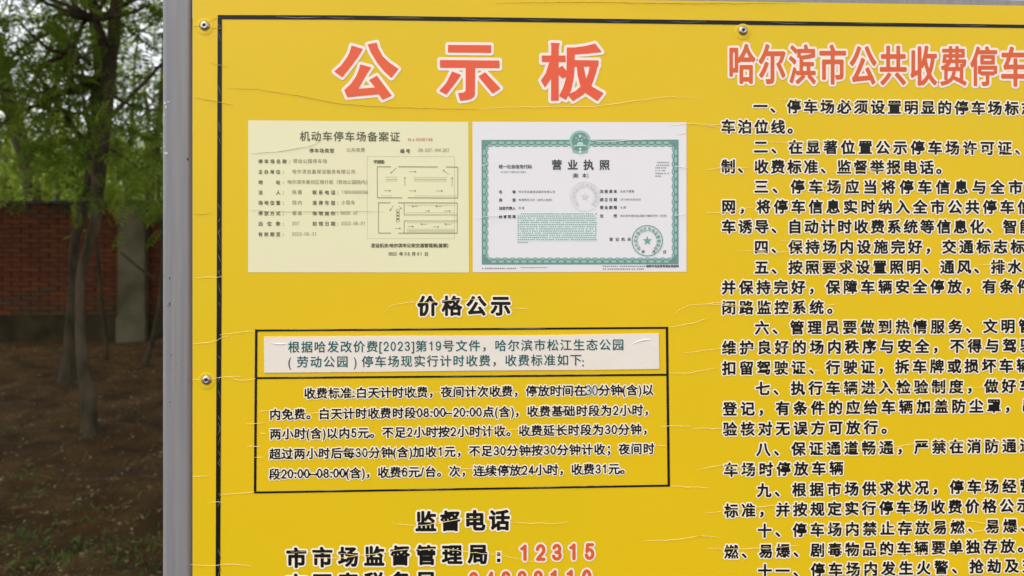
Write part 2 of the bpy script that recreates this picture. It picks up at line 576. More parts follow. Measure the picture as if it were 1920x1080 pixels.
# trees beyond the wall
far = [  # px, base width, depth, lean path, label
    ([(75, 480, 30), (58, 345, 29), (46, 290, 29), (30, 240, 30), (18, 190, 28), (2, 120, 24), (-20, 20, 20)], 13.0, 'stout dark trunk leaning left beyond the wall'),
    ([(280, 470, 16), (281, 350, 16), (287, 300, 15), (296, 240, 13), (305, 160, 12)], 13.6, 'slim trunk rising beyond the wall above the pilaster'),
    ([(110, 470, 9), (108, 340, 9), (115, 260, 8), (104, 180, 7), (112, 90, 6)], 16.5, 'slender stem beyond the wall left of the forked tree'),
    ([(238, 470, 8), (236, 340, 8), (246, 260, 7), (250, 180, 6)], 17.5, 'slender stem beyond the wall right of the forked tree'),
]
for i, (pts, D, lab) in enumerate(far):
    tr = pxpath(pts, D)
    g = np.array([tr[0][0][0], tr[0][0][1], -0.05])
    tr = [(g, tr[0][1] * 1.3)] + tr
    c = tr[-1][0]
    tr += up(tr[-1], (0, .1, .9, tr[-1][1] * .6), (.1, .1, 1.0, tr[-1][1] * .3))
    x_ = pts[2][0]
    build_tree('tree', lab, tr, [],
               [(at(x_ + 10, 90, D), (1.7, 1.6, 1.1), 20, 14, .22), (at(x_ + 30, 310, D + .5), (1.3, 1.2, .6), 12, 13, .25)],
               0.21, leaf='leaflit', tmpl=LEAF if i < 2 else LEAF_FAR, twigs=8)
# a leafy row further back closing the view under the crowns
bk = [(20, 19), (150, 20), (280, 21), (-110, 20), (90, 25), (215, 26), (350, 24), (-20, 28), (-420, 20), (-800, 21), (560, 22), (1000, 21)]
for i, (px, D) in enumerate(bk):
    b = at(px, HORIZON, D)
    h = random.uniform(4.2, 5.2)
    tr = [(np.array([b[0], b[1], -.05]), .10), (np.array([b[0] + .1, b[1], 1.5]), .08), (np.array([b[0] - .1, b[1], 3.0]), .06), (np.array([b[0], b[1], h]), .02)]
    build_tree('bushy_tree', 'bright leafy tree far behind the wall, ' + ['left of the forked trunk', 'behind the forked trunk', 'beside the grey post', 'outside the left edge', 'in the second row behind the left stems', 'in the second row above the pilaster', 'hidden behind the yellow board', 'furthest back near the left edge', 'well outside the left edge', 'at the far left end of the row', 'hidden behind the left half of the board', 'hidden behind the right half of the board'][i], tr, [],
               [((b[0], b[1], 3.1), (1.9, 1.5, 1.2), 85, 13, .34), ((b[0], b[1], 1.5), (1.9, 1.4, .9), 70, 13, .34)],
               0.28, leaf='leaflit', tmpl=LEAF_FAR, group='leafy trees far behind the wall', twigs=5)
# unseen trees added so that their crowns shade the ground and wall
rest = [(-5.2, 1.4), (-1.0, 2.4), (-7.4, 4.4), (0.9, 6.2), (-1.2, 5.0), (-8.6, 7.8), (-1.6, 8.0), (-8.4, 1.6)]
src = None
for i, (x, y) in enumerate(rest):
    lab = ['broad canopy tree at the near left edge of the bare ground', 'broad canopy tree hidden close behind the notice board', 'broad canopy tree out left of the forked tree', 'broad canopy tree hidden deeper behind the notice board', 'broad canopy tree hidden behind the post, nearest the saplings', 'broad canopy tree against the far left stretch of the brick wall', 'broad canopy tree against the brick wall, hidden behind the board', 'broad canopy tree furthest left, level with the sign'][i]
    if src is None:
        tr = [(np.array([x, y, -.05]), .13), (np.array([x + .1, y, 1.3]), .10), (np.array([x - .1, y + .1, 2.6]), .08), (np.array([x, y, 4.6]), .05), (np.array([x + .1, y, 6.2]), .02)]
        src = build_tree('added_shade_tree', lab, tr, [], [((x, y, 5.5), (2.5, 2.5, .95), 170, 14, .34)], 0.50, tmpl=LEAF_FAR, group='tall trees roofing the grove', twigs=14)
        src_loc = (x, y)
    else:
        c = src.copy(); col.objects.link(c); c['label'] = lab
        c.location = (x, y, random.uniform(-.1, 0))
        c.rotation_euler = (0, 0, random.uniform(0, 6.28))
        s = random.uniform(.95, 1.25); c.scale = (s, s, s)
        for ch in src.children:
            d = ch.copy(); col.objects.link(d); d.parent = c; d.matrix_parent_inverse = ch.matrix_parent_inverse.copy()

# ------------------------------------------------------------------ litter, pebbles and weeds on the soil
def scatter(n, bias):
    t = rng.uniform(0, 1, n)
    depth = 2.6 + 7.6 * t ** bias
    px = rng.uniform(-800, 900, n)
    out = np.array([at(a, HORIZON, b) for a, b in zip(px, depth)])
    out[:, 2] = ground_h(out[:, 0], out[:, 1]) + 0.004
    return out


def flakes(c, lo, hi, aspect, tilt, name):
    n = len(c)
    base = np.array([(-.5, 0, 0), (0, -.5 * aspect, .06), (.5, 0, .02), (0, .5 * aspect, .06)])
    R = rot_mats(rng.uniform(0, 6.28, n), rng.normal(0, tilt, n), rng.normal(0, tilt, n))
    s = rng.uniform(lo, hi, n) * rng.choice([.6, 1, 1.5], n)
    V = np.einsum('nij,kj->nki', R, base) * s[:, None, None] + c[:, None, :]
    me = soup(V.reshape(-1, 3), np.full(n, 4), name)
    a = me.attributes.new('tint', 'FLOAT', 'FACE')
    a.data.foreach_set('value', np.clip(rng.beta(1.0, 2.6, n), 0, 1).astype(np.float32))
    return me


o = mesh_obj('leaf_litter', flakes(scatter(40000, 1.6), .007, .03, .45, .3, 'leaf_litter'), None, M['litter'])
tag(o, 'dry brown leaf scraps and twigs scattered over the bare soil', 'leaf litter', kind='stuff')
straw_c = scatter(13000, 1.5)
n = len(straw_c)
blade = np.array([(-.5, -.02, 0), (.5, -.012, .10), (.5, .012, .10), (-.5, .02, 0)])
Rm_ = rot_mats(rng.uniform(0, 6.28, n), rng.normal(-.12, .2, n), rng.normal(0, .3, n))
V = np.einsum('nij,kj->nki', Rm_, blade) * rng.uniform(.03, .13, n)[:, None, None] + straw_c[:, None, :]
me = soup(V.reshape(-1, 3), np.full(n, 4), 'straw')
a = me.attributes.new('tint', 'FLOAT', 'FACE'); a.data.foreach_set('value', rng.beta(1.5, 1.6, n).astype(np.float32))
tag(mesh_obj('straw', me, None, M['straw']), 'dead straw and fine twigs strewn thinly over the bare soil', 'straw', kind='stuff')
peb = MB()
for p in scatter(600, 1.6):
    s = random.uniform(.004, .011)
    a = random.uniform(0, 6.28)
    v = [(p[0] + s * cos(a + k * 1.257) * random.uniform(.7, 1.2), p[1] + s * sin(a + k * 1.257) * random.uniform(.7, 1.2), p[2] - .004) for k in range(5)]
    v += [(p[0] + s * .6 * cos(a + k * 1.257), p[1] + s * .6 * sin(a + k * 1.257), p[2] + s * random.uniform(.4, .7)) for k in range(5)]
    peb.add(v, [(k, (k + 1) % 5, 5 + (k + 1) % 5, 5 + k) for k in range(5)] + [(5, 6, 7, 8, 9)])
o = mesh_obj('pebbles', peb.mesh(), None, mat('pale_pebble', (0.26, 0.22, 0.16), 0.8, noise=.4, scale=5))
tag(o, 'small pale pebbles lying on the bare soil', 'pebbles', kind='stuff')
tuft_c = np.array([ground_at(px, py) for px, py in [(60, 1000), (40, 1010), (20, 1015), (110, 1020), (10, 1070), (60, 1075), (150, 1070), (200, 1045), (230, 1040), (215, 1075), (280, 1060), (300, 975), (65, 930), (160, 1000), (120, 1040), (260, 1000), (30, 905), (180, 960), (70, 985), (90, 1050), (290, 1030)]])
pts = (tuft_c[:, None, :] + rng.normal(size=(len(tuft_c), 26, 3)) * np.array([.06, .07, 0])).reshape(-1, 3)
pts = np.vstack([pts, scatter(700, 1.3)])
pts[:, 2] = ground_h(pts[:, 0], pts[:, 1]) + .006
n = len(pts)
blade = np.array([(0, -.08, 0), (.55, -.12, .25), (1, 0, .18), (.5, .13, .28)])
R = rot_mats(rng.uniform(0, 6.28, n), rng.normal(-.45, .35, n), rng.normal(0, .3, n))
V = np.einsum('nij,kj->nki', R, blade) * rng.uniform(.018, .055, n)[:, None, None] + pts[:, None, :]
me = soup(V.reshape(-1, 3), np.full(n, 4), 'weeds')
a = me.attributes.new('tint', 'FLOAT', 'FACE'); a.data.foreach_set('value', rng.uniform(0, 1, n).astype(np.float32))
tag(mesh_obj('weeds', me, None, M['weed']), 'low green weeds sprouting in patches on the bare soil', 'weeds', kind='stuff')

# ------------------------------------------------------------------ the notice board
px_l, px_r, py_b = 361.0, 2300.0, 1390.0
bl = on_board([(px_l, 540)])[0][0]
br = on_board([(px_r, 540)])[0][0]
ztop = on_board([(960, -4)])[0][2]
ztop = on_board([(1400, 3)])[0][2]
zbot = on_board([(960, py_b)])[0][2]
board = empty('notice_board', ((bl + br) / 2, 0.01, 0), label='yellow parking notice board with red title and two certificates on grey posts', cat='notice board')


def part(name, me, m, parent=None, smooth=False, label=None, kind=None):
    o = mesh_obj(name, me, parent or board, m, smooth)
    return tag(o, label, None, None, kind)


# panel: a sheet with slightly wavy folded edges
nxp, nzp = 90, 60
U, W = np.meshgrid(np.linspace(bl, br, nxp), np.linspace(zbot, ztop, nzp))
wav = np.zeros_like(U)
top_w = 0.0012 * np.sin(U * 19) * 0 
pv = np.column_stack([U.ravel(), np.zeros(U.size), W.ravel()])
qi, qj = np.meshgrid(np.arange(nxp - 1), np.arange(nzp - 1))
qq = (qj * nxp + qi).ravel()
me = mesh_vf(pv, np.column_stack([qq, qq + 1, qq + nxp + 1, qq + nxp]), 'panel')
part('panel', me, M['yellow'])
mb = MB()
mb.box(bl, bl + .0035, .0004, .013, zbot, ztop)
mb.box(br - .0035, br, .0004, .013, zbot, ztop)
mb.box(bl + .0036, br - .0036, .0004, .013, ztop - .003, ztop)
mb.box(bl + .0036, br - .0036, .0004, .013, zbot, zbot + .003)
part('panel_edge', mb.mesh(), M['edge'])
mb = MB(); mb.box(bl + .006, br - .006, .004, .0125, zbot + .006, ztop - .006)
part('backing_sheet', mb.mesh(), M['back'])


def post_mesh(x0, x1, y0, y1, z0, z1, r=.006):
    v, f = [], []
    ring = []
    for (cx_, cy_, a0) in ((x1 - r, y1 - r, 0), (x0 + r, y1 - r, 90), (x0 + r, y0 + r, 180), (x1 - r, y0 + r, 270)):
        for k in range(6):
            a = radians(a0 + 18 * k)
            ring.append((cx_ + r * cos(a), cy_ + r * sin(a)))
    n_ = len(ring)
    for z in (z0, z1):
        v += [(x, y, z) for x, y in ring]
    f = [(k, (k + 1) % n_, n_ + (k + 1) % n_, n_ + k) for k in range(n_)] + [tuple(range(n_))[::-1], tuple(range(n_, 2 * n_))]
    return mesh_vf(v, f, 'post')


pxw = lambda p: on_board([(p, 540)])[0][0]
yb = .014
lx0, lx1 = pxw(303) , pxw(358.5)
k_ = (DIST + yb) / DIST
lx0, lx1 = lx0 * k_, lx1 * k_ + .0005
part('post', post_mesh(lx0, lx1, yb, yb + .042, -.3, ztop + .11), M['post'])
rx0 = br + .002
part('post', post_mesh(rx0, rx0 + .04, yb, yb + .042, -.3, ztop + .11), M['post'])
mb = MB()
mb.box(lx1 + .0005, rx0 - .0005, yb + .0005, yb + .040, ztop - .028, ztop + .012)
part('rail', mb.mesh(), M['post'])
mb = MB()
mb.box(lx1 + .0005, rx0 - .0005, yb + .0005, yb + .040, zbot - .012, zbot + .028)
part('rail', mb.mesh(), M['post'])

# rivets
def lathe(cx_, cz_, prof, n=20):
    v, f = [], []
    for (r, d) in prof:
        for k in range(n):
            a = 2 * pi * k / n
            v.append((cx_ + r * cos(a), -d, cz_ + r * sin(a)))
    for i in range(len(prof) - 1):
        for k in range(n):
            b, c = i * n + k, i * n + (k + 1) % n
            f.append((b, c, c + n, b + n))
    return mesh_vf(v, f, 'rivet')


for px, py in [(384, 48.5), (1393, 57.5), (387.5, 712.5), (384, 1378), (1393, 1380), (2280, 66), (2280, 712), (2280, 1375)]:
    c = on_board([(px, py)])[0]
    rv = part('rivet', lathe(c[0], c[2], [(.0062, .0002), (.0060, .0010), (.0050, .0022), (.0036, .0029), (.0024, .0030), (.0019, .0026)]), M['steel'], smooth=True)
    mesh_obj('rivet_core', lathe(c[0], c[2], [(.0021, .0020), (.0012, .0018), (.0001, .0020)], 12), rv, M['hole'])
    # pulled vinyl around the head
    part('dimple', lathe(c[0], c[2] - .001, [(.0115, .0001), (.0085, .0007), (.0066, .0003)], 24), M['yellow'], smooth=True)

# ------------------------------------------------------------------ lettering engine (outlined glyph shapes filled as flat print)
_tc = bpy.data.curves.new('glyph', 'FONT')
_tc.resolution_u = 3
_to = bpy.data.objects.new('glyph', _tc)
col.objects.link(_to)
_dg = bpy.context.evaluated_depsgraph_get()
_poly = {}


def glyph_polys(ch):
    if ch in _poly:
        return _poly[ch]
    _tc.body = ch
    _dg.update()
    oe = _to.evaluated_get(_dg)
    c = oe.to_curve(_dg, apply_modifiers=False)
    out = []
    for s in c.splines:
        bp = s.bezier_points
        n_ = len(bp)
        pts = []
        for i in range(n_):
            a, b = bp[i], bp[(i + 1) % n_]
            p0, p1, p2, p3 = (np.array(v[:2]) for v in (a.co, a.handle_right, b.handle_left, b.co))
            chord = p3 - p0
            L = np.hypot(*chord) + 1e-9
            dev = max(abs(np.cross(chord, p1 - p0)), abs(np.cross(chord, p2 - p0))) / L
            m = 1 if dev < 0.004 else 4
            for k in range(m):
                t = k / m
                pts.append((1 - t) ** 3 * p0 + 3 * (1 - t) ** 2 * t * p1 + 3 * (1 - t) * t * t * p2 + t ** 3 * p3)
        if len(pts) > 2:
            out.append(np.array(pts))
    oe.to_curve_clear()
    _poly[ch] = out
    return out


def field(polys, h, pad):
    """signed distance (negative inside) of polygons on a grid"""
    A = np.vstack(polys)
    Bn = np.vstack([np.roll(p, -1, axis=0) for p in polys])
    x0, y0 = A.min(0) - pad
    x1, y1 = A.max(0) + pad
    xs = x0 + h * np.arange(int((x1 - x0) / h) + 2)
    ys = y0 + h * np.arange(int((y1 - y0) / h) + 2)
    gx_, gy_ = np.meshgrid(xs, ys)
    P = np.column_stack([gx_.ravel(), gy_.ravel()]).astype(np.float32)
    d2 = np.full(len(P), 1e9, np.float32)
    wn_ = np.zeros(len(P), np.int16)
    A = A.astype(np.float32); Bn = Bn.astype(np.float32)
    px_, py_ = P[:, 0], P[:, 1]
    for a, b in zip(A, Bn):
        e = b - a
        L = e[0] * e[0] + e[1] * e[1]
        if L < 1e-12:
            continue
        wx_ = px_ - a[0]; wy_ = py_ - a[1]
        t = np.clip((wx_ * e[0] + wy_ * e[1]) / L, 0, 1)
        dx = wx_ - t * e[0]; dy = wy_ - t * e[1]
        np.minimum(d2, dx * dx + dy * dy, out=d2)
        if a[1] != b[1]:
            cr = e[0] * wy_ - e[1] * wx_
            if a[1] < b[1]:
                wn_ += ((py_ >= a[1]) & (py_ < b[1]) & (cr > 0))
            else:
                wn_ -= ((py_ >= b[1]) & (py_ < a[1]) & (cr < 0))
    d = np.sqrt(d2)
    d[wn_ != 0] *= -1
    return xs, ys, d.reshape(gx_.shape)


def fill(fld, level):
    """polygons of the region where the field is below level -> (verts (n,2), sizes)"""
    xs, ys, Fd = fld
    G = Fd - level
    ins = G < 0
    c = [(0, 0), (1, 0), (1, 1), (0, 1)]
    ny_, nx_ = G.shape
    sl = [(slice(dy, ny_ - 1 + dy), slice(dx, nx_ - 1 + dx)) for dx, dy in c]
    code = sum(ins[s].astype(int) << i for i, s in enumerate(sl))
    V, S = [], []
    full = code == 15
    pad_ = np.zeros((full.shape[0], 1), bool)
    ed = np.diff(np.hstack([pad_, full, pad_]).astype(np.int8), axis=1)
    r0, c0 = np.where(ed == 1)
    r1, c1 = np.where(ed == -1)
    if len(r0):
        q_ = np.stack([np.stack([xs[c0], ys[r0]], 1), np.stack([xs[c1], ys[r0]], 1), np.stack([xs[c1], ys[r0 + 1]], 1), np.stack([xs[c0], ys[r0 + 1]], 1)], 1)
        V.append(q_.reshape(-1, 2)); S.append(np.full(len(r0), 4))
    for k in range(1, 15):
        rr, cc = np.where(code == k)
        if not len(rr):
            continue
        pts = []
        for i in range(4):
            a, b = c[i], c[(i + 1) % 4]
            ia, ib = (k >> i) & 1, (k >> ((i + 1) % 4)) & 1
            pa = np.stack([xs[cc + a[0]], ys[rr + a[1]]], 1)
            if ia:
                pts.append(pa)
            if ia != ib:
                pb = np.stack([xs[cc + b[0]], ys[rr + b[1]]], 1)
                fa = G[rr + a[1], cc + a[0]]; fb = G[rr + b[1], cc + b[0]]
                t = (fa / (fa - fb))[:, None]
                pts.append(pa + t * (pb - pa))
        q_ = np.stack(pts, 1)
        V.append(q_.reshape(-1, 2)); S.append(np.full(len(rr), len(pts)))
    if not V:
        return np.zeros((0, 2)), np.zeros(0, int)
    return np.vstack(V), np.concatenate(S)


ASCII = set('0123456789()[]:/–-.wSWNo ')


def metrics(ch):
    """(width, height of design box, advance) in em; latin is fitted to the body of the Chinese face"""
    if ch in '0123456789':
        return 0.54
    if ch in '()[]':
        return 0.30
    if ch in ':':
        return 0.27
    if ch in '/':
        return 0.36
    if ch in '–-':
        return 0.52
    if ch == ' ':
        return 0.5
    if ch in 'SWN':
        return 0.7
    return 1.0


_fld = {}


def _arc(cx_, cy_, rx_, ry_, a0, a1, n=14):
    return [(cx_ + rx_ * cos(radians(a)), cy_ + ry_ * sin(radians(a))) for a in np.linspace(a0, a1, n)]


# numerals drawn as pen strokes in a unit box (x right, y up)
DIGITS = {
    '0': [_arc(.5, .5, .5, .5, 0, 360, 28)],
    '1': [[(.12, .80), (.40, .88), (.60, 1.0), (.60, 0)]],
    '2': [_arc(.5, .70, .48, .30, 175, -25, 14) + [(.72, .40), (.30, .18), (.04, 0), (1, 0)]],
    '3': [_arc(.48, .745, .44, .255, 165, -90, 14) + [(.34, .49)], [(.48, .49)] + _arc(.48, .25, .50, .25, 88, -170, 16)],
    '4': [[(.76, 0), (.76, 1.0), (0, .26), (1.0, .26)]],
    '5': [[(.92, 1.0), (.20, 1.0), (.10, .50)] + _arc(.48, .32, .50, .32, 140, -165, 18)],
    '6': [_arc(.52, .72, .46, .28, 20, 150, 8) + _arc(.5, .5, .5, .5, 150, 190, 5) + _arc(.5, .31, .5, .31, 180, 520, 24)],
    '7': [[(0, 1.0), (1.0, 1.0), (.62, .55), (.38, 0)]],
    '8': [_arc(.5, .755, .42, .245, 0, 360, 22), _arc(.5, .26, .5, .26, 0, 360, 24)],
    '9': [_arc(.48, .28, .46, .28, 200, 330, 8) + _arc(.5, .5, .5, .5, 330, 370, 5) + _arc(.5, .69, .5, .31, 0, 340, 24)],
}


def stroke_field(ch, ex, ey, h):
    hw = 0.038 * min(ex, ey)
    bw_, bh_ = 0.195 * ex - hw * .6, 0.365 * ey - hw * .6
    segs_ = []
    for ln in DIGITS[ch]:
        p = np.array([((x - .5) * 2 * bw_, -(y - .5) * 2 * bh_) for x, y in ln])
        segs_ += list(zip(p[:-1], p[1:]))
    pad = 5.5 * max(h, .5) + hw
    xs = np.arange(-bw_ - pad, bw_ + pad + h, h)
    ys = np.arange(-bh_ - pad, bh_ + pad + h, h)
    gx_, gy_ = np.meshgrid(xs, ys)
    d2 = np.full(gx_.shape, 1e9)
    for a, b in segs_:
        e = b - a
        t = np.clip(((gx_ - a[0]) * e[0] + (gy_ - a[1]) * e[1]) / (e @ e + 1e-12), 0, 1)
        d2 = np.minimum(d2, (gx_ - a[0] - t * e[0]) ** 2 + (gy_ - a[1] - t * e[1]) ** 2)
    return xs, ys, np.sqrt(d2) - hw


def glyph_fill(ch, ex, ey, h, level):
    key = (ch, round(ex, 2), round(ey, 2), round(h, 2))
    if key not in _fld and ch in DIGITS:
        _fld[key] = stroke_field(ch, ex, ey, h)
    if key not in _fld:
        polys = glyph_polys(ch)
        if not polys:
            _fld[key] = None
        else:
            lat = ch in ASCII
            out = []
            allx = np.concatenate([p[:, 0] for p in polys])
            for p in polys:
                q_ = p.copy()
                if lat:
                    w = metrics(ch)
                    q_[:, 0] = (q_[:, 0] - (allx.min() + allx.max()) / 2) * (0.8 if ch in '()' else 0.9)
                    q_[:, 1] = (q_[:, 1] - 0.34) * 1.06
                else:
                    q_[:, 0] -= 0.5
                    q_[:, 1] -= 0.38
                q_[:, 0] *= ex
                q_[:, 1] *= -ey
                out.append(q_)
            _fld[key] = field(out, h, pad=max(ex, ey) * 0.0 + 5.5 * max(h, .5))
    f = _fld[key]
    return None if f is None else fill(f, level)


def density(ch):
    """bold faces thin the strokes of crowded characters: less weight the longer the outline"""
    if ch in ASCII:
        return 1.0
    L = sum(np.hypot(*(np.roll(p, -1, axis=0) - p).T).sum() for p in glyph_polys(ch))
    return float(np.clip(1.55 - L / 18, 0.32, 1.15))


LINE_K = 3.4e-5


def layout(text, a0, a1, y, gap=0.0):
    """centres of the characters: a0=(index, x), a1=(index, x) pin two of them; the line runs level on the board"""
    adv = np.array([metrics(c) + gap for c in text])
    pos = np.cumsum(adv) - adv / 2
    (i0, x0), (i1, x1) = a0, a1
    s = (x1 - x0) / (pos[i1] - pos[i0]) if i1 != i0 else 1
    xs = x0 + (pos - pos[i0]) * s
    ys = y - (xs - x0) * (y - HORIZON) * LINE_K
    return xs, ys


L_OUT, L_TXT = 0.00035, 0.0006     # print layers, metres proud of the vinyl


def print_soup(parts_, off):
    V = np.vstack([p[0] for p in parts_])
    S = np.concatenate([p[1] for p in parts_])
    return soup(on_board(V, off)[::-1], S[::-1], 'lettering')


def lettering(text, a0, a1, y, em, fat=0.6, outline=0.0, m='black', mo='cream', parent=None, h=None, off=L_TXT, name='lettering', emx=None, gap=0.0, label=None):
    emx = emx or em
    if isinstance(a0, (int, float)):
        a0 = (0, a0)
    if isinstance(a1, (int, float)):
        a1 = (len(text) - 1, a1)
    xs, ys = layout(text, a0, a1, y, gap)
    h = h or max(em / 44, 0.30)
    T, O = [], []
    for ch, x, yy in zip(text, xs, ys):
        ft = fat * density(ch)
        g = glyph_fill(ch, emx, em, h, ft)
        if g is None or len(g[1]) == 0:
            continue
        T.append((g[0] + (x, yy), g[1]))
        if outline:
            g = glyph_fill(ch, emx, em, h, fat + outline)
            O.append((g[0] + (x, yy), g[1]))
    o = part(name, print_soup(T, off), M[m], parent, label=label)
    if O:
        if parent is None or parent is board:
            part('outline', print_soup(O, off - .00025), M[mo], o)
        else:
            part('outline', print_soup(O, off - .00025), M[mo], parent)
    return o


def poly_print(polys, m, off, parent=None, name='print', label=None):
    """flat shapes given as lists of photo points"""
    V = np.vstack([np.asarray(p, float) for p in polys])
    S = [len(p) for p in polys]
    out = []
    for p in polys:
        p = np.asarray(p, float)
        ar = np.sum(p[:, 0] * np.roll(p[:, 1], -1) - np.roll(p[:, 0], -1) * p[:, 1])
        out.append(p if ar < 0 else p[::-1])       # counter-clockwise as seen by the reader
    return part(name, soup(on_board(np.vstack(out), off), S, name), M[m], parent, label=label)


def seg(x0, y0, x1, y1, w):
    d = np.array([x1 - x0, y1 - y0], float); L = np.hypot(*d) + 1e-9
    nrm = np.array([-d[1], d[0]]) / L * w / 2
    a, b = np.array([x0, y0]), np.array([x1, y1])
    return [a + nrm, b + nrm, b - nrm, a - nrm]


def disc(cx_, cy_, r, n=18, a0=0, a1=2 * pi):
    return [(cx_ + r * cos(a0 + (a1 - a0) * k / n), cy_ + r * sin(a0 + (a1 - a0) * k / n)) for k in range(n if a1 - a0 > 6.2 else n + 1)]


def ring(cx_, cy_, r, w, n=48):
    out = []
    for k in range(n):
        a, b = 2 * pi * k / n, 2 * pi * (k + 1) / n
        out.append([(cx_ + (r + s * w / 2) * cos(t), cy_ + (r + s * w / 2) * sin(t)) for s, t in ((1, a), (1, b), (-1, b), (-1, a))])
    return out


def star(cx_, cy_, r, rot=-pi / 2):
    """five-pointed star as five kites"""
    out = []
    for k in range(5):
        a = rot + 2 * pi * k / 5
        out.append([(cx_, cy_), (cx_ + r * .39 * cos(a - pi / 5), cy_ + r * .39 * sin(a - pi / 5)), (cx_ + r * cos(a), cy_ + r * sin(a)), (cx_ + r * .39 * cos(a + pi / 5), cy_ + r * .39 * sin(a + pi / 5))])
    return out


# ------------------------------------------------------------------ printed frame and fee box
poly_print([[(408.3, 28.2), (416.2, 36.2), (415.6, 560), (412.8, 1080), (411.5, 1350), (403, 1350), (404.4, 1080), (406.4, 560)],
            [(408.3, 28.2), (640, 28.8), (1395, 38.8), (1920, 46.5), (2270, 51.5), (2270, 57.5), (1920, 52.6), (1395, 46.6), (640, 37.0), (416.2, 36.2)]],
           'black', L_OUT, name='border_line')
poly_print([seg(480.6, 617.5, 478.3, 925, 4.6), seg(1250.4, 612.5, 1253.9, 912.3, 4.6),
            seg(483, 619.7, 1248, 614.6, 3.8), seg(482.2, 708.8, 1249.2, 702.6, 3.8), seg(480.8, 923.3, 1251.6, 910.4, 3.8)],
           'black', L_OUT, name='fee_box_line')

# ------------------------------------------------------------------ the big red title, stroke by stroke
def zoomed(ox, oy, s, strokes):
    out = []
    for st in strokes:
        p = np.array(st, float) / s + (ox, oy)
        ar = np.sum(p[:, 0] * np.roll(p[:, 1], -1) - np.roll(p[:, 0], -1) * p[:, 1])
        out.append(p if ar > 0 else p[::-1])
    return out


gong = zoomed(600, 60, 7.2, [
    [(427, 185), (578, 230), (520, 325), (430, 450), (302, 610), (195, 535), (290, 450), (370, 340), (405, 270)],
    [(645, 170), (765, 145), (785, 220), (845, 330), (930, 410), (1058, 500), (965, 618), (870, 535), (770, 410), (690, 280)],
    [(545, 440), (690, 478), (630, 570), (518, 768), (748, 750), (665, 650), (768, 592), (968, 860), (845, 915), (795, 840), (370, 880), (330, 785), (420, 700), (490, 600), (530, 500)]])
shi = zoomed(800, 60, 7.2, [
    [(290, 177), (868, 180), (868, 280), (290, 275)],
    [(180, 380), (980, 388), (982, 486), (652, 485), (650, 840), (640, 872), (610, 898), (540, 918), (455, 928), (425, 828), (500, 818), (528, 795), (528, 483), (182, 482)],
    [(345, 535), (462, 580), (400, 670), (265, 845), (172, 795), (265, 690)],
    [(788, 545), (995, 762), (892, 832), (700, 603)]])
ban = zoomed(990, 60, 7.2, [
    [(308, 148), (425, 152), (412, 200), (412, 925), (312, 928), (315, 200)],
    [(187, 320), (505, 320), (505, 405), (187, 405)],
    [(290, 400), (380, 400), (380, 520), (310, 630), (228, 748), (175, 655), (240, 560)],
    [(405, 492), (462, 458), (530, 540), (530, 600), (462, 628), (405, 566)],
    [(525, 212), (640, 210), (780, 190), (905, 158), (992, 270), (800, 290), (630, 302), (525, 302)],
    [(525, 212), (628, 212), (628, 460), (615, 620), (580, 790), (510, 915), (420, 865), (480, 740), (520, 600)],
    [(600, 382), (952, 385), (945, 466), (600, 468)],
    [(832, 460), (950, 385), (920, 540), (855, 725), (740, 850), (605, 932), (535, 845), (640, 800), (760, 690), (815, 560)],
    [(660, 460), (748, 460), (780, 625), (850, 730), (1018, 828), (935, 932), (770, 820), (705, 720), (670, 580)]])
for strokes in (gong, shi, ban):
    fl = field(strokes, 0.9, 9)
    o = part('title_character', print_soup([fill(fl, 0.25)], L_TXT), M['red'], label='large red title character with a pale pink outline')
    part('outline', print_soup([fill(fl, 5.4)], L_OUT), M['pink'], o)

# second red heading at the right
lettering('哈尔滨市公共收费停车', 1391, 1901, 119.5, 78, fat=1.35, outline=4.2, m='orange', mo='pink', emx=52, h=0.9, name='heading', label='red heading characters over the rules')

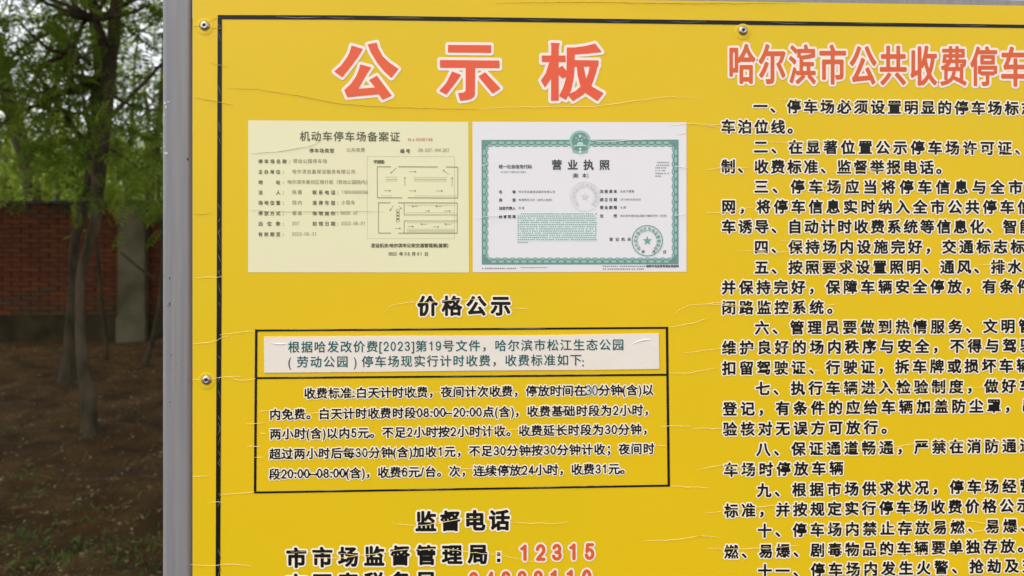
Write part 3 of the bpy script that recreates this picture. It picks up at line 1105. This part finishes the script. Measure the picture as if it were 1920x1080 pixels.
# rules at the right
for text, x0, i1, x1, y in [
    ('一、停车场必须设置明显的停车场标志', 1425.6, 15, 1896.5, 199.0),
    ('车泊位线。', 1365.3, 3, 1458.4, 237.2),
    ('二、在显著位置公示停车场许可证、', 1426.3, 14, 1883.4, 275.2),
    ('制、收费标准、监督举报电话。', 1365.3, 12, 1737.2, 312.0),
    ('三、停车场应当将停车信息与全市', 1427.2, 14, 1903.8, 349.7),
    ('网，将停车信息实时纳入全市公共停车信', 1366.0, 16, 1888.0, 387.2),
    ('车诱导、自动计时收费系统等信息化、智能', 1366.0, 17, 1893.4, 424.7),
    ('四、保持场内设施完好，交通标志标', 1427.2, 15, 1907.5, 462.8),
    ('五、按照要求设置照明、通风、排水', 1427.8, 15, 1902.2, 501.0),
    ('并保持完好，保障车辆安全停放，有条件', 1366.2, 16, 1887.2, 538.6),
    ('闭路监控系统。', 1366.2, 5, 1530.9, 576.6),
    ('六、管理员要做到热情服务、文明管', 1428.4, 14, 1889.4, 614.2),
    ('维护良好的场内秩序与安全，不得与驾驶', 1366.9, 16, 1892.8, 651.6),
    ('扣留驾驶证、行驶证，拆车牌或损坏车辆', 1366.9, 16, 1886.2, 690.0),
    ('七、执行车辆进入检验制度，做好车', 1430.0, 14, 1891.2, 728.1),
    ('登记，有条件的应给车辆加盖防尘罩，出', 1368.4, 15, 1863.1, 766.2),
    ('验核对无误方可放行。', 1368.4, 8, 1632.5, 804.2),
    ('八、保证通道畅通，严禁在消防通道', 1431.0, 14, 1891.9, 842.0),
    ('车场时停放车辆', 1370.0, 6, 1567.8, 880.4),
    ('九、根据市场供求状况，停车场经营', 1432.5, 14, 1891.9, 918.8),
    ('标准，并按规定实行停车场收费价格公示', 1370.9, 16, 1887.2, 957.0),
    ('十、停车场内禁止存放易燃、易爆、', 1433.4, 14, 1893.4, 994.6),
    ('燃、易爆、剧毒物品的车辆要单独存放。', 1370.9, 16, 1888.8, 1034.2),
    ('十一、停车场内发生火警、抢劫及交', 1434.0, 14, 1896.6, 1070.4),
]:
    lettering(text, (0, x0), (i1, x1), y, 27.2, fat=0.82, outline=2.3)

# headings and phone numbers on the left
lettering('价格公示', 801.5, 938.8, 573.4, 38.5, fat=1.3, outline=3.0, name='heading')
lettering('监督电话', 798.5, 936.3, 977.2, 39.5, fat=1.4, outline=3.2, name='heading')
lettering('市市场监督管理局', 555.8, 896.3, 1045.4, 38.5, fat=1.4, outline=3.2)
sq = lambda cx_, cy_, s: [(cx_ - s, cy_ - s), (cx_ + s, cy_ - s), (cx_ + s, cy_ + s), (cx_ - s, cy_ + s)]
o = poly_print([sq(935, 1038.5, 3.2), sq(935, 1050.2, 3.2)], 'black', L_TXT, name='colon')
poly_print([sq(935, 1038.5, 5.6), sq(935, 1050.2, 5.6)], 'cream', L_OUT, o, name='outline')
lettering('12315', 983, 1105.4, 1036.2, 37, fat=1.7, outline=3.2, m='orange', mo='pink', emx=36, name='phone_number')
lettering('市国家税务局', 555.8, 799, 1094.5, 38.5, fat=1.4, outline=3.2)
lettering('84888110', 888, 1100, 1087.5, 37, fat=1.7, outline=3.2, m='orange', mo='pink', emx=36, name='phone_number')

# fee text in the box
FEE = dict(fat=0.52, outline=2.0)
t1 = '收费标准:白天计时收费，夜间计次收费，停放时间在30分钟(含)以'
k30 = t1.index('30')
xs_, ys_ = layout(t1, (0, 580.8), (len(t1) - 1, 1214.5), 737.2)
lettering(t1.replace('30', '  '), (0, 580.8), (len(t1) - 1, 1214.5), 737.2, 21.8, **FEE)
lettering('30', xs_[k30], xs_[k30 + 1], ys_[k30], 25, fat=0.15, outline=2.2, m='teal', mo='strip', emx=23, name='pasted_number', label='thin teal number pasted over the fee text')
t = '内免费。白天计时收费时段08:00–20:00点(含)，收费基础时段为2小时，'
lettering(t, (0, 516.1), (len(t) - 2, 1195), 776.8, 21.8, **FEE)
t = '两小时(含)以内5元。不足2小时按2小时计收。收费延长时段为30分钟，'
lettering(t, (0, 516.6), (len(t) - 2, 1192.5), 813.4, 21.8, **FEE)
t = '超过两小时后每30分钟(含)加收1元，不足30分钟按30分钟计收；夜间时'
lettering(t, (0, 515.7), (len(t) - 1, 1216.2), 850.9, 21.8, **FEE)
t = '段20:00–08:00(含)，收费6元/台。次，连续停放24小时，收费31元。'
lettering(t, (0, 515), (len(t) - 2, 1151.2), 888.6, 21.8, **FEE)

# pasted strip
strip = poly_print([[(495, 631.8), (700, 630.2), (980, 629.2), (1120, 627.2), (1235, 625.4), (1236, 691.4), (1120, 693.2), (900, 694.6), (700, 697), (496, 698.6)]], 'strip', 0.0008, name='paper_strip', label='pasted white strip with teal lettering')
sp_ = np.array([(495, 631.8), (700, 630.2), (980, 629.2), (1120, 627.2), (1235, 625.4), (1236, 691.4), (1120, 693.2), (900, 694.6), (700, 697), (496, 698.6)])
fr_, bk_ = on_board(sp_, .0008), on_board(sp_, 0.0)
part('strip_edge', soup(np.vstack([np.stack([fr_[i], bk_[i], bk_[(i + 1) % 10], fr_[(i + 1) % 10]]) for i in range(10)]), np.full(10, 4), 'strip_edge'), M['strip'], strip)
ST = dict(m='teal', fat=0.24, parent=strip, off=0.0011)
lettering('根据哈发改价费[2023]第19号文件，哈尔滨市松江生态公园', 551.2, 1158.7, 650.4, 22.6, **ST)
lettering('劳动公园', 567.7, 642.2, 678.2, 22.6, **ST)
lettering('停车场现实行计时收费，收费标准如下', 689.2, 1079.5, 677.6, 22.6, **ST)
for ch, x, y in (('(', 543.5, 679), (')', 666, 678.5), (':', 1093, 678)):
    lettering(ch, x, x, y, 23, **ST)

# ------------------------------------------------------------------ left certificate
ca = poly_print([[(465.4, 225.6), (878.4, 228.6), (879.6, 511), (465.2, 510.6)]], 'greenpaper', 0.0003, name='certificate', label='pale green parking lot filing certificate')
CA = dict(parent=ca, off=0.0006)


def ctext(text, x0, x1, y, em=8.6, m='ink', fat=0.18, **kw):
    lettering(text, x0, x1, y, em, fat=fat, m=m, **{**CA, **kw})


ctext('机动车停车场备案证', 571.7, 740.6, 255.4, 19.6, fat=0.25)
ctext('No0006749', 768, 809, 261.6, 7.6, 'redink', 0.1)
ctext('停车场类型', 584.4, 622.5, 282.4)
ctext('公共收费', 653.6, 680.3, 281, m='faint', fat=.05)
ctext('编号', 754.4, 765, 283.2)
ctext('06-037-SW-207', 786.4, 840.6, 281.6, m='faint', fat=.05)
for y, lab, val, vx in [
    (302.6, '停车场名称', '劳动公园停车场', (553.6, 609.2)),
    (322.2, '主办单位', '哈尔滨吉鑫保洁服务有限公司', (552.2, 662.2)),
    (341.7, '地址', '哈尔滨市香坊区旭升街（劳动公园院内）', (543.3, 690)),
    (360.8, '法人', '陈霞', (552.2, 562.2)),
    (380.3, '场地位置', '院内', (552.2, 562.2)),
    (399.9, '停放方式', '垂直', (552.2, 562.2)),
    (419.4, '泊位数', '207', (549.5, 559.5)),
    (439.3, '有效期至', '2023-05-31', (549.4, 592))]:
    x1 = 533.6 if len(lab) == 5 else 521.7
    ctext(lab, 488.6, x1, y)
    ctext(val, vx[0], vx[1], y - .6, m='faint', fat=.05)
    poly_print([disc(x1 + 9.5, y - 1, .8, 6), disc(x1 + 9.5, y + 2.8, .8, 6)], 'ink', 0.0006, ca, name='colon')
for y, lab, val, vx in [
    (360.8, '联系电话', '13604888098', (642, 688)),
    (380.3, '准停车型', '小型车', (643.9, 662)),
    (399.9, '场地面积', '6000 ㎡', (641, 666)),
    (419.4, '初领日期', '2022-06-01', (641.5, 683))]:
    ctext(lab, 590, 624.7, y)
    ctext(val, vx[0], vx[1], y - .6, m='faint', fat=.05)
    poly_print([disc(633.5, y - 1, .8, 6), disc(633.5, y + 2.8, .8, 6)], 'ink', 0.0006, ca, name='colon')
ctext('平面图:', 703.6, 721, 303.4, 7.4)
ctext('发证机关:哈尔滨市公安交通管理局(盖章)', 699.7, 839.5, 460.3, 8.2, fat=.25)
for t, a, b in (('2022', 730, 742), ('年', 752.2, 752.2), ('06', 760.5, 766.5), ('月', 775.8, 775.8), ('01', 784, 789.5), ('日', 799.4, 799.4)):
    ctext(t, a, b, 476, 8)
Z = lambda x, y: (680 + x / 5.142, 280 + y / 5.142)
segs, thin, faint = [], [], []


def zs(lst, x0, y0, x1, y1, w):
    a, b = Z(x0, y0), Z(x1, y1)
    lst.append(seg(*a, *b, w))


for a in [(140, 168, 272, 168), (343, 168, 723, 170), (803, 170, 917, 172), (140, 467, 378, 467), (435, 467, 917, 469), (150, 515, 270, 515), (340, 515, 912, 517), (152, 807, 272, 807), (343, 808, 912, 808)]:
    zs(segs, *a, 1.3)
for a in [(140, 168, 142, 467), (917, 172, 916, 469), (152, 515, 152, 807), (912, 517, 912, 808), (400, 518, 400, 632), (400, 690, 400, 806), (400, 632, 912, 632), (400, 690, 912, 690)]:
    zs(thin, *a, 0.9)
for a in [(222, 290, 335, 290), (495, 290, 812, 290), (430, 785, 890, 785), (325, 577, 353, 577), (325, 700, 353, 700), (325, 577, 325, 700), (353, 577, 353, 700)]:
    zs(faint, *a, 0.7)
for a in [(45, 70, 885, 70), (45, 860, 885, 860), (45, 70, 45, 860), (885, 70, 885, 860)]:
    zs(faint, *a, 0.3)
for x0, x1, y in [(222, 335, 268), (222, 335, 306), (495, 812, 271), (495, 812, 306), (180, 300, 449), (505, 912, 449), (430, 890, 539), (430, 890, 612), (430, 890, 708), (430, 890, 769), (430, 890, 797)]:
    x = x0
    while x < x1 - 8:
        zs(faint, x, y, x + 8, y, 0.9)
        x += 16
def arrow(x0, y0, x1, y1, s=12):
    d = np.array([x1 - x0, y1 - y0], float); d /= np.hypot(*d); n_ = np.array([-d[1], d[0]])
    e = np.array([x1, y1])
    zs(faint, x0, y0, x1, y1, 0.8)
    for k in (1, -1):
        q_ = e - d * s + n_ * s * .7 * k
        zs(faint, q_[0], q_[1], x1, y1, 0.9)
for a in [(450, 215, 515, 215), (450, 400, 515, 400), (205, 398, 270, 398), (705, 400, 770, 400), (407, 352, 407, 268), (862, 355, 862, 270), (325, 178, 270, 230), (830, 240, 775, 200),
          (530, 549, 475, 549), (765, 549, 705, 549), (600, 594, 645, 594), (785, 594, 845, 594), (620, 722, 560, 722), (850, 722, 790, 722), (435, 743, 490, 743), (680, 747, 735, 747), (310, 762, 365, 762), (298, 542, 262, 590), (350, 545, 372, 575)]:
    arrow(*a)
for i, yy in enumerate((607, 640, 672)):
    a = Z(339, yy); poly_print([sq(a[0], a[1], 1.6)], 'ink', .0007, ca, name='booth_mark')
poly_print(segs, 'planink', .0006, ca, name='plan_wall')['kind'] = 'stuff'
poly_print(thin, 'planink', .00063, ca, name='plan_line')
poly_print(faint, 'faint', .00057, ca, name='plan_marking')

# ------------------------------------------------------------------ right certificate
cb = poly_print([[(885.8, 228.2), (1287, 229.4), (1287, 509.6), (886.4, 510.4)]], 'whitepaper', 0.0003, name='certificate', label='white business licence with a green scalloped border')
CB = dict(parent=cb, off=0.0006)
x0, y0, x1, y1 = 902.8, 262.4, 1272.2, 495.6
bw = 8.6
poly_print([[(x0, y0), (x1, y0 - .6), (x1 - bw, y0 + bw), (x0 + bw, y0 + bw)], [(x1, y0 - .6), (x1, y1), (x1 - bw, y1 - bw), (x1 - bw, y0 + bw)],
            [(x1, y1), (x0 + .6, y1 + .6), (x0 + bw, y1 - bw), (x1 - bw, y1 - bw)], [(x0 + .6, y1 + .6), (x0, y0), (x0 + bw, y0 + bw), (x0 + bw, y1 - bw)]], 'sage', .00045, cb, name='licence_border')
lobes, lights = [], []
def row(ax, ay, bx, by, nx_, ny_, n_):
    for k in range(n_):
        t = (k + .5) / n_
        cx_, cy_ = ax + (bx - ax) * t, ay + (by - ay) * t
        base = math.atan2(ny_, nx_)
        L = math.hypot(bx - ax, by - ay) / n_
        lobes.append([(cx_ + nx_ * 8.0 + L * .54 * cos(q_) * abs(ny_) + nx_ * 5.0 * max(0, cos(q_ - base)) * 1 + (0 if abs(ny_) else 0),
                       cy_ + ny_ * 8.0 + L * .54 * sin(q_) * abs(nx_) + ny_ * 5.0 * max(0, cos(q_ - base))) for q_ in np.linspace(base - pi / 2, base + pi / 2, 9)])
        t2 = k / n_
        cx2, cy2 = ax + (bx - ax) * t2, ay + (by - ay) * t2
        if 0 < k:
            lights.append([(cx2 + nx_ * 5.4 + (L * .40 * cos(q_) if abs(ny_) else 2.6 * cos(q_)), cy2 + ny_ * 5.4 + (L * .40 * sin(q_) if abs(nx_) else 2.6 * sin(q_))) for q_ in np.linspace(0, 2 * pi, 13)[:-1]])
        lights.append([(cx_ + nx_ * 10.2 + (L * .36 * cos(q_) if abs(ny_) else 1.7 * cos(q_)), cy_ + ny_ * 10.2 + (L * .36 * sin(q_) if abs(nx_) else 1.7 * sin(q_))) for q_ in np.linspace(0, 2 * pi, 13)[:-1]])
row(x0 + 9, y0, x1 - 9, y0, 0, 1, 25)
row(x0 + 9, y1, x1 - 9, y1, 0, -1, 25)
row(x0, y0 + 9, x0, y1 - 9, 1, 0, 15)
row(x1, y0 + 9, x1, y1 - 9, -1, 0, 15)
poly_print(lobes, 'sage', .0005, cb, name='scallop_edge')
poly_print(lights, 'sagelight', .0006, cb, name='scallop_fill')
# emblem
ex, ey = 1087.6, 264.8
em_ = poly_print([disc(ex, ey, 20.2, 32)], 'sagelight', .0008, cb, name='emblem')
poly_print([[(ex - 15, ey + 10), (ex + 15, ey + 10), (ex + 14, ey + 21), (ex + 6, ey + 22.6), (ex - 6, ey + 22.6), (ex - 14, ey + 21)]], 'sagelight', .00072, cb, name='emblem_base')
poly_print([disc(ex, ey - .5, 15.6, 28)], 'sage', .0010, cb, name='emblem_disc')
poly_print(star(ex, ey - 9.2, 4.2) + star(ex - 7.5, ey - 5.6, 1.9) + star(ex + 7.5, ey - 5.6, 1.9) + star(ex - 3.2, ey - 2.2, 1.8) + star(ex + 3.2, ey - 2.2, 1.8) +
           [[(ex - 5, ey + 4.2), (ex + 5, ey + 4.2), (ex + 6.2, ey + 6.6), (ex - 6.2, ey + 6.6)], [(ex - 3.8, ey + 2.2), (ex + 3.8, ey + 2.2), (ex + 5, ey + 3.8), (ex - 5, ey + 3.8)],
            [(ex - 11, ey + 7.4), (ex + 11, ey + 7.4), (ex + 11, ey + 9.4), (ex - 11, ey + 9.4)]], 'sagepale', .0012, cb, name='emblem_star')
poly_print([disc(ex, ey + 15, 4.2, 14)] + [seg(ex - 14, ey + 12.5, ex - 5, ey + 16.2, 2.2), seg(ex + 14, ey + 12.5, ex + 5, ey + 16.2, 2.2)], 'sage', .00125, cb, name='emblem_ribbon')
poly_print([disc(ex, ey + 14.4, 2.2, 12), disc(ex, ey + 20, 2.6, 12)], 'sagepale', .0014, cb, name='emblem_cog')


def btext(text, x0_, x1_, y, em=7.0, m='dark', fat=0.15, **kw):
    lettering(text, x0_, x1_, y, em, fat=fat, m=m, **{**CB, **kw})


btext('营业执照', 1043.9, 1133.3, 308.8, 20, fat=.55)
btext('(', 1075, 1075, 328.9, 9); btext('副', 1080.2, 1080.2, 328.9, 8.6); btext('本', 1095.8, 1095.8, 328.9, 8.6); btext(')', 1102, 1102, 328.9, 9)
btext('统一社会信用代码', 938.9, 993.3, 312.3, 8)
btext('912301108819572964', 940, 985, 322.4, 4.6, 'darkfaint', .05)
for y, lab, val, a, b in [(359.8, '名称', '哈尔滨吉鑫保洁服务有限公司', 974.6, 1038.4), (375, '类型', '有限责任公司（自然人独资）', 974.6, 1036), (390.4, '法定代表人', '陈霞', 974.8, 981), (406.2, '经营范围', None, 0, 0)]:
    btext(lab, 938.6, 963.8, y, 6.4, fat=.2)
    if val:
        btext(val, a, b, y - .4, 4.9, 'darkfaint', .05)
for y, lab, val, a, b in [(358.8, '注册资本', '伍拾万圆整', 1165, 1186.5), (374.2, '成立日期', '2016年09月06日', 1164, 1199), (389, '营业期限', '长期', 1165, 1171), (404.7, '住所', '哈尔滨市香坊区成高子镇和平村（住宅）', 1165, 1251)]:
    btext(lab, 1128, 1153.6, y, 6.8, fat=.2)
    btext(val, a, b, y - .2, 4.9, 'darkfaint', .05)
btext('登记机关', 1145.8, 1179.4, 448.6, 7)
btext('年', 1205.8, 1205.8, 472, 7); btext('月', 1225.8, 1225.8, 472, 7); btext('日', 1246, 1246, 472, 7)
btext('国家市场监督管理总局监制', 1214, 1270, 499, 5.2, fat=.15)
poly_print([[(970.3, 399), (1119, 398.5), (1119, 452.5), (970.3, 453)]], 'mint', .00042, cb, name='scope_tint')
marks = []
def tiny_rows(x_a, x_b, ys_list, hgt, first_in=0):
    for k, yy in enumerate(ys_list):
        x = x_a + (first_in if k == 0 else 0)
        while x < x_b - 2:
            w = random.uniform(2.2, 3.0)
            marks.append([(x, yy - hgt / 2 * random.uniform(.6, 1)), (x + w, yy - hgt / 2 * random.uniform(.6, 1)), (x + w, yy + hgt / 2), (x, yy + hgt / 2)])
            x += w + (random.uniform(2.5, 4) if random.random() < .12 else random.uniform(.8, 1.5))
tiny_rows(970.5, 1118.5, [401 + 4.02 * k for k in range(13)], 2.0, 6)
tiny_rows(970.5, 990, [454.2], 1.8)
poly_print(marks, 'scope', .0006, cb, name='small_print')['kind'] = 'stuff'
marks = []
tiny_rows(1230.5, 1256, [304.4, 309.6], 2.0, 2)
tiny_rows(1228.5, 1250, [314.6, 319.6], 2.0)
tiny_rows(1228.5, 1256, [325], 2.0)
tiny_rows(1228.5, 1240, [330], 2.0)
tiny_rows(904, 968, [503], 2.4)
tiny_rows(977, 1029, [501.4], 1.6)
tiny_rows(1130, 1210, [499, 504.2], 2.2)
poly_print(marks, 'darkfaint', .0006, cb, name='small_print')['kind'] = 'stuff'
# seals
def seal(cx_, cy_, r, m, text, w, starr, name):
    poly_print(ring(cx_, cy_, r, w) , m, .0008, cb, name=name)
    poly_print(star(cx_, cy_, starr), m, .0008, cb, name='seal_star')
    T = []
    for k, ch in enumerate(text):
        a = radians(-222 + 264 * k / (len(text) - 1))
        V_, S_ = glyph_fill(ch, 7.0, 8.6, .4, .12)
        ca_, sa_ = cos(a + pi / 2), sin(a + pi / 2)
        Rm = np.array([[ca_, -sa_], [sa_, ca_]])
        T.append((V_ @ Rm.T + (cx_ + (r - 6.8) * cos(a), cy_ + (r - 6.8) * sin(a)), S_))
    part('seal_lettering', print_soup(T, .0008), M[m], cb)
seal(1213.4, 451.2, 28.4, 'seal', '哈尔滨市香坊区市场监督管理局', 1.8, 9, 'green_seal')
seal(1096.8, 368.2, 27.6, 'ghost', '哈尔滨市香坊区市场监督管理局', 1.0, 8, 'grey_seal')

# ------------------------------------------------------------------ creases in the film
def ridges(lines, w, hgt, base_off, jitter=0.5):
    V, S = [], []
    for ln in lines:
        pts = np.asarray(ln, float)
        # resample with a little wander
        d = np.concatenate([[0], np.cumsum(np.hypot(*np.diff(pts, axis=0).T))])
        n_ = max(4, int(d[-1] / 9))
        s = np.linspace(0, d[-1], n_)
        p = np.column_stack([np.interp(s, d, pts[:, 0]), np.interp(s, d, pts[:, 1])])
        p[1:-1, 1] += rng.normal(0, jitter, n_ - 2)
        tp = np.sin(np.linspace(.04, .96, n_) * pi) ** .5
        ww = w * tp * rng.uniform(.6, 1.15, n_)
        t = np.gradient(p, axis=0); t /= np.linalg.norm(t, axis=1)[:, None] + 1e-9
        nr = np.column_stack([-t[:, 1], t[:, 0]])
        a = on_board(p + nr * ww[:, None] / 2, base_off); b = on_board(p - nr * ww[:, None] / 2, base_off)
        c = on_board(p, base_off) - np.array([0, 1, 0]) * (hgt * tp)[:, None]
        for i in range(n_ - 1):
            V += [a[i], a[i + 1], c[i + 1], c[i], c[i], c[i + 1], b[i + 1], b[i]]
            S += [4, 4]
    return soup(np.array(V), S, 'crease')


light_lines = [
    [(890, 205), (954, 201.5), (1040, 200.5), (1120, 200), (1175, 191), (1254, 181.5), (1304, 183), (1318, 190)],
    [(361, 521), (400, 520), (420, 518)], [(361, 645), (395, 642), (408, 638), (416, 632), (428, 630)], [(412, 628), (440, 623), (478, 621)],
    [(362, 711), (380, 712)], [(394, 711), (410, 708), (440, 705), (452, 706)], [(432, 706), (440, 712), (460, 713), (480, 710)],
    [(361, 893), (395, 892)], [(357, 1058), (380, 1060), (405, 1060), (415, 1058), (440, 1057), (460, 1060), (475, 1063)],
    [(390, 944), (405, 940), (420, 942)], [(413, 926), (440, 925), (478, 922)],
    [(462, 794), (485, 793), (497, 793)], [(462, 837), (480, 836), (490, 838)], [(478, 857), (495, 857)], [(485, 771), (505, 770)], [(488, 812), (500, 812)],
    [(1255, 613), (1290, 608), (1327, 597)], [(1265, 588), (1275, 580), (1290, 573), (1330, 569), (1352, 568), (1400, 574), (1480, 576)],
    [(1255, 700), (1300, 698), (1325, 693), (1342, 690)], [(1282, 661), (1310, 658), (1352, 654), (1430, 650), (1500, 652)],
    [(1240, 800), (1262, 798), (1296, 799)], [(1296, 804), (1320, 802), (1345, 804), (1400, 806), (1450, 800)],
    [(1310, 881), (1330, 875), (1352, 872), (1420, 878)], [(1230, 836), (1248, 835)], [(1256, 911), (1300, 913), (1330, 914)],
    [(720, 585), (735, 573), (760, 567), (800, 567), (860, 562), (900, 560)], [(958, 578), (992, 579)],
    [(735, 977), (745, 983), (775, 984), (800, 984), (870, 972), (900, 972)], [(955, 979), (1000, 981), (1020, 980), (1036, 982), (1065, 978)],
    [(545, 1034), (600, 1036), (640, 1037), (670, 1041), (720, 1036), (770, 1029), (850, 1030), (900, 1038), (940, 1039), (965, 1046), (990, 1052), (1020, 1055)],
    [(580, 1046), (640, 1046), (680, 1041)], [(1206, 1014), (1243, 1013), (1280, 1010), (1310, 1004), (1330, 1006), (1350, 1007)],
    [(1322, 961), (1345, 959), (1400, 952), (1440, 948), (1500, 947)], [(1325, 1028), (1360, 1029), (1440, 1028), (1500, 1022)],
    [(1452, 186), (1475, 186), (1500, 190), (1640, 195), (1720, 196), (1850, 203)], [(1320, 232), (1350, 234), (1400, 240), (1440, 238)],
    [(1320, 319), (1350, 316), (1400, 315), (1420, 308)], [(1550, 322), (1600, 322), (1700, 315)], [(1320, 399), (1350, 399), (1370, 396), (1415, 388)],
    [(1655, 410), (1680, 405), (1700, 410), (1800, 412), (1830, 408)], [(1380, 471), (1415, 470), (1450, 474), (1500, 470)], [(1460, 450), (1500, 455), (1530, 452)],
    [(1320, 570), (1400, 575)], [(1540, 574), (1570, 569)], [(1600, 732), (1650, 728), (1820, 727), (1870, 724)], [(1540, 720), (1600, 727), (1680, 728)],
    [(1500, 845), (1620, 840), (1680, 838), (1720, 830), (1920, 828)], [(1480, 497), (1560, 492), (1640, 497)], [(1830, 497), (1900, 494)],
    [(1510, 985), (1600, 990), (1750, 988), (1800, 975), (1920, 990)], [(1540, 1030), (1600, 1026), (1680, 1038), (1760, 1035)],
    [(1780, 278), (1860, 282), (1915, 288)], [(1440, 266), (1490, 268), (1560, 264)], [(1500, 345), (1560, 350), (1600, 346)], [(1560, 612), (1650, 616), (1760, 618)],
    [(1420, 692), (1500, 690), (1540, 696)], [(1700, 766), (1780, 762)], [(1560, 770), (1640, 768)], [(1360, 880), (1420, 884), (1470, 872)],
    [(1800, 1000), (1880, 990)], [(1560, 1070), (1660, 1066)], [(600, 740), (680, 736)], [(760, 738), (840, 735)], [(560, 775), (640, 772)], [(900, 808), (990, 804)], [(640, 848), (720, 844)], [(850, 880), (900, 876)],
    [(1255, 236), (1300, 231), (1350, 240), (1370, 243)], [(1270, 252), (1287, 249)]]
part('creases', ridges(light_lines, 1.15, .00016, .0007), M['crease'], kind='stuff')
dark_lines = [
    [(429, 165.6), (486, 168), (573, 182), (632, 194), (704, 200), (800, 203.5), (900, 205)],
    [(362, 50), (376, 49)], [(393, 52), (400, 53), (420, 53)], [(392, 42), (400, 36), (412, 33)], [(363, 184), (390, 187), (425, 195), (440, 197)], [(395, 118), (430, 127)], [(363, 401), (385, 402), (398, 398)],
    [(1306, 1006), (1311, 1003), (1317, 1006)], [(930, 6), (1100, 4), (1300, 7), (1500, 6)]]
part('creases', ridges(dark_lines, 1.0, .0002, .0007, .3), M['creasedark'], kind='stuff')
paper_lines = [[(466, 288), (520, 285), (560, 278), (590, 272), (605, 262)], [(466, 394), (520, 396), (560, 397), (680, 396), (720, 397)]]
part('creases', ridges(paper_lines, 1.0, .0003, .0008, .3), M['creasepaper'], kind='stuff')
film = [[(1080, 250), (1105, 262), (1130, 267), (1180, 263), (1220, 262)], [(890, 410), (905, 407), (960, 402)], [(900, 312), (915, 307)], [(1262, 312), (1290, 314)], [(1262, 404), (1287, 402)]]
part('creases', ridges(film, 1.2, .0004, .0014, .3), M['whitepaper'], kind='stuff')
bubbles = [[(508, 643), (516, 644.5), (528, 645), (540, 644)], [(1185, 645), (1194, 641), (1204, 637.5), (1222, 636.5)]]
part('strip_bubbles', ridges(bubbles, 5, .0005, .0009, .2), M['strip'], kind='stuff')
streaks = []
for k in range(34):
    y = random.uniform(40, 1075)
    L = random.uniform(6, 22)
    sg = random.choice([1, 1, -1])
    streaks.append([(409 if sg > 0 else 413.5, y), (411.5, y + L * .5), (414 if sg > 0 else 408.5, y + L)])
for x in (560, 640, 760, 905, 1010, 1160, 1290, 1480, 1640, 1820):
    yc = 31 + (x - 410) * .0118
    L = random.uniform(40, 90)
    streaks.append([(x - L / 2, yc - 1.5), (x, yc + random.uniform(-1, 2.2)), (x + L / 2, yc - 1.0 + L * .006)])
for (xa, ya, xb, yb_) in ((481, 619.2, 1248, 614), (481, 708, 1248, 702), (480, 922.6, 1250, 909.6)):
    for _ in range(6):
        t = random.uniform(.02, .86); e = t + random.uniform(.05, .13)
        streaks.append([(xa + (xb - xa) * t, ya + (yb_ - ya) * t - .8), (xa + (xb - xa) * (t + e) / 2, ya + (yb_ - ya) * (t + e) / 2 + random.uniform(-.9, .6)), (xa + (xb - xa) * e, ya + (yb_ - ya) * e - .6)])
part('film_sheen_streaks', ridges(streaks, 1.8, .0003, .0005, .25), M['creasegrey'], kind='stuff')
# paint chips on the left post
chips_d, chips_l = [], []
def chip(lst, px, py, sx, sy):
    p = [(px + sx * cos(a) * random.uniform(.6, 1.1), py + sy * sin(a) * random.uniform(.6, 1.1)) for a in np.linspace(0, 2 * pi, 8)[:-1]]
    lst.append(p)
for a in [(318, 522, 1.2, 3), (318, 570, 1.3, 4), (315, 574, 1, 1.5), (321, 666, 1.2, 1.8), (332, 684, .8, 1), (321, 690, 1, 1), (352, 298, 2.2, 3), (318, 754, 3, .8), (353, 60, .8, 1.5), (352, 712, .7, 1.2)]:
    chip(chips_d, *a)
for a in [(309, 193, 3.5, 3), (311, 200, 1.6, 4), (308, 216, 1.3, 2.5), (311, 287, 4, 3), (308, 275, 1, 3), (316, 191, 3, 1.2)]:
    chip(chips_l, *a)
def shift_back(polys):
    out = []
    for p in polys:
        q_ = np.asarray(p, float)
        out.append(q_)
    return out
for lst, m in ((chips_d, 'chipdark'), (chips_l, 'chiplight')):
    P3, S3 = [], []
    for p in lst:
        w3 = on_board(p[::-1], 0)
        w3 = CAM + (w3 - CAM) * ((DIST + yb - .0004) / DIST)
        P3.append(w3); S3.append(len(p))
    part('paint_chips', soup(np.vstack(P3), S3, 'paint_chips'), M[m], kind='stuff')

bpy.data.objects.remove(_to)
